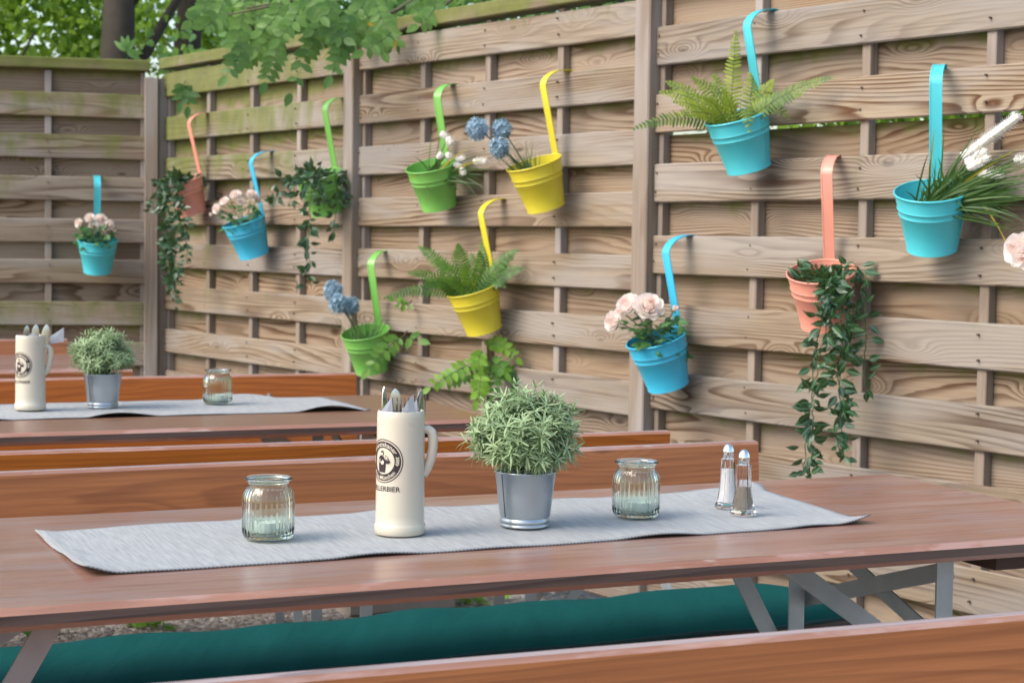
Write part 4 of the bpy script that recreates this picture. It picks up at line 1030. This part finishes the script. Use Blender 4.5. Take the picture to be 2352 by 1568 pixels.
tr = MB(); tr.tube([O, O + V((-.05, .05, 1.2)), O + V((-.12, .0, 2.3)), O + V((-.2, -.1, 3.4)), O + V((-.25, -.2, 4.6))], [.10, .09, .075, .055, .03], 12); tr.build('trunk', M_BARK, root, origin=O, smooth=180)
br = MB(); 
A0 = O + V((-.12, .0, 2.3)); B1 = at_d(1000, -60, 6.7); B2 = at_d(860, 40, 6.35); B3 = at_d(640, 10, 6.5)
br.tube(bez(A0, A0.lerp(B1, .5) + V((0, 0, .15)), B1, 8), [.03 - .002 * i for i in range(9)], 7)
br.tube(bez(B1, at_d(940, 30, 6.45), B2, 6), [.012 - .001 * i for i in range(7)], 6)
br.tube(bez(B1, at_d(800, -60, 6.45), B3, 8), [.012 - .001 * i for i in range(9)], 6)
br.tube(bez(at_d(1060, -20, 6.6), at_d(1000, 40, 6.35), at_d(870, 92, 6.3), 6), [.007] * 7, 5)
for (x, y) in ((560, 20), (720, -10), (500, 40)): br.tube([B3.lerp(B1, .3), at_d(x, y, 6.4)], [.006, .003], 5)
br.build('branch', M_TWIG, root, origin=O, smooth=180)
lf, st = MB(), MB()
CP = [((520, -20), (500, 60), (468, 60), .7), ((560, -10), (560, 60), (535, 120), .8), ((640, -30), (660, 30), (600, 70), .85), ((700, -20), (690, 40), (640, 90), .7), ((660, 40), (640, 70), (590, 118), .6), ((740, 20), (720, 90), (668, 215), .25), ((800, 20), (800, 90), (760, 175), .2),
      ((820, 40), (830, 70), (790, 110), .4), ((760, -20), (770, 40), (720, 70), .5), ((860, -10), (870, 50), (910, 90), .6), ((900, 70), (890, 90), (835, 118), .6), ((980, 40), (960, 80), (900, 110), .5), ((1000, 20), (1000, 70), (1012, 92), .3), ((1000, -20), (1010, 30), (960, 58), .6), ((900, -30), (890, 20), (830, 50), .4),
      ((640, 80), (640, 120), (610, 190), .3), ((560, 90), (560, 120), (520, 175), .3), ((600, 60), (610, 110), (560, 150), .4), ((720, 60), (740, 90), (690, 140), .3), ((780, 60), (790, 100), (775, 140), .25), ((480, -10), (470, 30), (440, 50), .6), ((940, 0), (950, 30), (1005, 50), .6), ((870, 50), (860, 80), (880, 120), .4), ((690, -10), (720, 10), (740, 40), .5), ((590, 0), (570, 30), (620, 60), .9), ((840, -20), (850, 10), (800, 40), .5), ((760, 40), (745, 70), (790, 90), .3)]
for i, (a, m_, b_, h) in enumerate(CP):
    dz = 6.15 + .4 * ((i * 7) % 10) / 10
    compound(lf, st, at_d(*a, dz + .05), at_d(*m_, dz), at_d(*b_, dz - .03), n=rnd.choice((6, 7, 8)), L=.056, W=.031, hue=h)
lf.build('leaves', L_ROB, root, origin=O); st.build('leaf_stalks', M_STEM, root, origin=O)
ly = MB(); ly.leaf(at_d(902, 84, 6.2), CR * .1 - CU, CO - at_d(902, 90, 6.2), .045, .028, prof=(.3, .85, 1, .95, .55, .1)); ly.leaf(at_d(845, 55, 6.3), CR * 1 - CU * .1, CO - at_d(845, 60, 6.3), .04, .016, prof=(.3, .85, 1, .95, .55, .1))
ly.build('yellow_leaf', L_YEL, root, origin=O)
cr = MB()
for i in range(1500):
    d = rdir() * (rnd.random() ** .4); p = O + V((-.2 + d.x * 1.35, .35 + d.y * 1.1, 3.6 + d.z * 1.4))
    if (p - FP).dot(FN) > -.25 and p.z < 3.2: continue
    cr.leaf(p, rdir() + V((0, 0, -.5)), rdir() + V((0, 0, .6)), rnd.uniform(.045, .075), .034, prof=(.3, 1, .9, .15), fold=0)
cr.build('crown', L_ROB, root, origin=O)

# shoots growing through the gaps of the fence
def shoot(name_label, stems, leaves, lm, ref, seed, L=.042):
    rnd.seed(seed); O = at_plane(ref[0], ref[1], FP, FN); root = thing('robinia_shoot', O, name_label, 'robinia shoot', 'robinia shoots poking through the fence'); Z = depth(O)
    lf, st, ls = MB(), MB(), MB()
    for pts in stems: st.tube([at_d(x, y, Z - .02 - .04 * i) for i, (x, y) in enumerate(pts)], [.003, .0025, .002, .0015, .001][:len(pts)], 6)
    for (a, m_, b_, n, h, tw) in leaves: compound(lf, ls, at_d(*a, Z - tw * .5), at_d(*m_, Z - tw), at_d(*b_, Z - tw), n=n, L=L * (1 if n < 9 else .8), W=L * .5, hue=h)
    st.build('stem', M_TWIG, root, origin=O); lf.build('leaves', lm, root, origin=O); ls.build('leaf_stalks', M_STEM, root, origin=O)
shoot('fresh green robinia shoot poking through the fence under the fern bucket', [[(1150, 880), (1135, 845), (1122, 815), (1118, 790)], [(1118, 815), (1100, 830), (1095, 850)], [(1135, 845), (1160, 862)]],
      [((1110, 822), (1050, 845), (988, 890), 8, .75, .14), ((1118, 800), (1140, 768), (1186, 822), 9, .8, .10), ((1105, 840), (1105, 880), (1095, 918), 8, .9, .16), ((1120, 840), (1130, 850), (1140, 925), 7, .35, .10), ((1095, 850), (1060, 862), (1020, 880), 6, .2, .10), ((1140, 855), (1180, 860), (1235, 862), 7, .15, .08), ((1190, 875), (1190, 900), (1195, 935), 7, .2, .08), ((1108, 805), (1095, 820), (1102, 845), 8, .8, .12), ((1120, 830), (1150, 835), (1160, 855), 6, .4, .1)],
      L_ROBY, (1150, 880), 82)
shoot('robinia shoot with rounded leaflets beside the lowest green bucket', [[(935, 760), (928, 770), (920, 778)]], [((925, 772), (890, 790), (848, 848), 6, .35, .22), ((930, 775), (940, 775), (962, 782), 1, .3, .1)], L_ROBY, (935, 760), 83, L=.05)
shoot('tiny robinia sprig below the tip of the dark fern', [[(945, 690), (938, 700)]], [((945, 695), (930, 705), (905, 690), 3, .5, .1)], L_ROBY, (945, 690), 84, L=.036)
shoot('dark leafy sprig hanging over the mossy panel near the corner', [[(425, 185), (422, 200)]], [((425, 188), (420, 205), (415, 235), 3, .05, .1), ((428, 188), (438, 210), (432, 245), 3, .0, .1)], L_ROB, (425, 185), 85, L=.06)
# weeds by the fence foot
def weed(p, label, seed, n=26, h=.14, spread=.1):
    rnd.seed(seed); lf = MB()
    for k in range(n):
        a = rnd.uniform(0, 6.28); r = rnd.uniform(0, spread); b_ = V(p) + V((math.cos(a) * r, math.sin(a) * r * .6, rnd.uniform(.0, h)))
        lf.leaf(b_, V((math.cos(a), math.sin(a), rnd.uniform(0, .9))), V((0, -.4, 1)) + rdir() * .5, rnd.uniform(.03, .06), .028, prof=(.2, .9, 1, .5, .05), bend=.25)
    o = lf.build('weed', L_ROBY, None, origin=p); return tag(o, label, 'weed', 'weeds on the gravel')
weed(at_z(1085, 1386, 0), 'bright green weed clump at the fence foot, seen above the teal cushion', 86, n=60, h=.12, spread=.14)
weed(at_z(90, 1460, 0), 'tiny weed on the gravel left of the table strut', 87, n=10, h=.03, spread=.04)
weed(at_z(370, 1446, 0), 'low green weed on the gravel right of the left table strut', 88, n=16, h=.04, spread=.08)
weed(at_z(310, 1440, 0), 'pale sprout on the gravel beside the low green weed', 89, n=7, h=.05, spread=.03)
b = MB(); pb = at_z(905, 1395, 0); b.bar(frame(pb, YT1), -.18, .18, -.09, .11, 0, .16, ch=.008); o = b.build('concrete_block', M_CONC, None, origin=pb); tag(o, 'brownish concrete block on the gravel seen above the cushion', 'concrete block')

# ---------------------------------------------------------------- background trees and shrubs
def tree(O, th, tr_r, crown_c, crown_r, nleaf, lm, label, seed, name='tree', leaf=.07, cat='tree', lean=(0, 0)):
    rnd.seed(seed); O = V(O); root = thing(name, O, label, cat)
    t = MB(); top = O + V((lean[0], lean[1], th))
    t.tube([O, O.lerp(top, .3) + V((.02, 0, 0)), O.lerp(top, .6) + V((-.02, .02, 0)), top], [tr_r * 1.2, tr_r, tr_r * .9, tr_r * .55], 12)
    for k in range(7):
        a = rnd.uniform(0, 6.28); s_ = O.lerp(top, rnd.uniform(.45, .95)); e = V(crown_c) + V((math.cos(a) * crown_r[0] * .7, math.sin(a) * crown_r[1] * .7, rnd.uniform(-.3, .6) * crown_r[2]))
        t.tube(bez(s_, s_.lerp(e, .5) + V((0, 0, .2)), e, 5), [tr_r * .35, tr_r * .28, tr_r * .2, tr_r * .14, tr_r * .1, .008], 7)
    t.build('trunk', M_BARK, root, origin=O, smooth=180)
    c = MB(); cl = [(V(crown_c) + V([rdir()[i] * crown_r[i] * rnd.uniform(.4, .95) for i in range(3)]), rnd.uniform(.18, .42)) for _ in range(46)]
    for i in range(nleaf):
        cc, r = cl[i % len(cl)]; p = cc + rdir() * (r * max(crown_r) * .8 * rnd.random() ** .5)
        if p.z < .15: continue
        if (p - FP).dot(FN) > -.12 and (p - lc).dot(LN) > -.12: continue
        if (p - FP).dot(FN) > -.12 and p.y < 8.0: continue
        if (p - lc).dot(LN) > -.10 and p.x < -1.6: continue
        c.leaf(p, rdir() + V((0, 0, -.3)), rdir() + V((0, 0, .5)), leaf * rnd.uniform(.6, 1.25), leaf * .6, prof=(.15, .95, 1, .55, .05), bend=.15, fold=.1, t=min(1, max(0, rnd.random())))
    c.build('crown', lm, root, origin=O)
tree(at_d(255, 120, 9.6) * 1 - V((0, 0, at_d(255, 120, 9.6).z)), 3.6, .105, at_d(268, -150, 9.8) + V((0, .6, .5)), (1.5, 1.2, 1.2), 900, L_TREE, 'dark trunked tree rising behind the short left fence', 91, lean=(.06, .1))
tree(at_d(372, 100, 10.2) - V((0, 0, at_d(372, 100, 10.2).z)), 3.8, .09, at_d(420, -120, 10.6) + V((0, .4, .5)), (1.2, 1.2, 1.1), 1000, L_TREE, 'grey barked second tree just right of the dark trunk', 92, lean=(.25, .1))
tree(V((-3.4, 10.6, 0)), 1.6, .05, V((-3.45, 10.1, 2.1)), (1.3, 1.0, 1.0), 11500, L_TREE, 'broad leafy shrub behind the left end of the short fence', 93, name='shrub', cat='shrub', leaf=.062)
tree(V((-1.9, 11.4, 0)), 1.6, .05, V((-1.9, 11.6, 2.1)), (1.2, .9, 1.0), 8000, L_TREE, 'leafy shrub standing behind the two trunks', 94, name='shrub', cat='shrub', leaf=.06)
tree(V((-.75, 9.4, 0)), 1.7, .05, V((-.95, 9.3, 2.0)), (.95, .8, .75), 4200, L_SHRUB, 'blue green shrub leaning on the fence corner from behind', 95, name='shrub', cat='shrub', leaf=.066)
tree(V((.6, 8.6, 0)), 1.7, .05, V((.35, 8.7, 2.1)), (1.0, .9, .75), 3600, L_SHRUB, 'shrub behind the middle panel of the long fence', 96, name='shrub', cat='shrub', leaf=.07)
tree(V((1.9, 7.2, 0)), 1.7, .05, V((1.7, 7.2, 1.8)), (1.0, .9, .9), 4600, L_TREE, 'bright shrub behind the nearest fence panel at right', 97, name='shrub', cat='shrub', leaf=.07)
tree(V((-5.0, 13.5, 0)), 4.5, .16, V((-4.8, 13.8, 4.2)), (2.4, 2.0, 1.9), 3800, L_TREE, 'tall tree in the far left background', 98, leaf=.12)
tree(V((-.2, 14.0, 0)), 4.6, .15, V((-.3, 14.2, 4.0)), (2.8, 2.0, 2.0), 3800, L_TREE, 'tall tree far behind the long fence', 99, leaf=.12)
# tiny sprout on the corner
b = MB(); ps = at_d(290, 118, 8.7)
rnd.seed(5)
for d in ((-.6, 0, .5), (.5, 0, .7), (1, 0, -.1), (.1, 0, 1), (.9, 0, -.5), (-.3, 0, .9)): b.leaf(ps, V(d), CO - ps + rdir() * .4, .085, .03, prof=(.2, .9, 1, .6, .05), bend=.2, t=.9)
b.tube([ps - V((0, -.15, .25)), ps], [.006, .004], 6)
o = b.build('sapling', L_SHRUB, None, origin=ps - V((0, 0, .25))); tag(o, 'light green sapling sticking up over the short fence in front of the trunk', 'sapling')

# ---------------------------------------------------------------- camera, light, world
cam = bpy.data.cameras.new('camera'); co = bpy.data.objects.new('camera', cam); COL.objects.link(co)
Rm = Matrix((CR, CU, -CF)).transposed().to_4x4(); Rm.translation = CO; co.matrix_world = Rm
cam.sensor_width = 36.0; cam.lens = FPX / 2352 * 36.0; cam.clip_end = 500; cam.clip_start = .05
cam.dof.use_dof = True; cam.dof.focus_distance = 2.78; cam.dof.aperture_fstop = 10
sc.camera = co
EL, AZ = 44.0, 243.0      # sun elevation; compass direction it comes from (degrees, 0 = +Y, clockwise)
sd = V((math.sin(math.radians(AZ)) * math.cos(math.radians(EL)), math.cos(math.radians(AZ)) * math.cos(math.radians(EL)), math.sin(math.radians(EL))))
su = bpy.data.lights.new('sun', 'SUN'); su.energy = 1.15; su.angle = math.radians(32); su.color = (1.0, .95, .87)
so = bpy.data.objects.new('sun', su); COL.objects.link(so); so.rotation_euler = sd.to_track_quat('Z', 'Y').to_euler(); so.location = sd * 20
w = bpy.data.worlds.new('World'); sc.world = w; w.use_nodes = True
sk = w.node_tree.nodes.new('ShaderNodeTexSky'); sk.sky_type = 'NISHITA'; sk.sun_disc = False
sk.sun_elevation = math.radians(EL); sk.sun_rotation = math.radians(AZ); sk.dust_density = 3.0; sk.air_density = 1.2
bg = w.node_tree.nodes['Background']; w.node_tree.links.new(sk.outputs[0], bg.inputs[0]); bg.inputs[1].default_value = .15
sc.view_settings.view_transform = 'Standard'; sc.view_settings.look = 'None'; sc.view_settings.gamma = 1.0; sc.view_settings.exposure = 1.10
sc.render.engine = 'CYCLES'; sc.cycles.use_denoising = True; sc.cycles.max_bounces = 10; sc.cycles.transmission_bounces = 10; sc.cycles.transparent_max_bounces = 8; sc.cycles.sample_clamp_indirect = 8
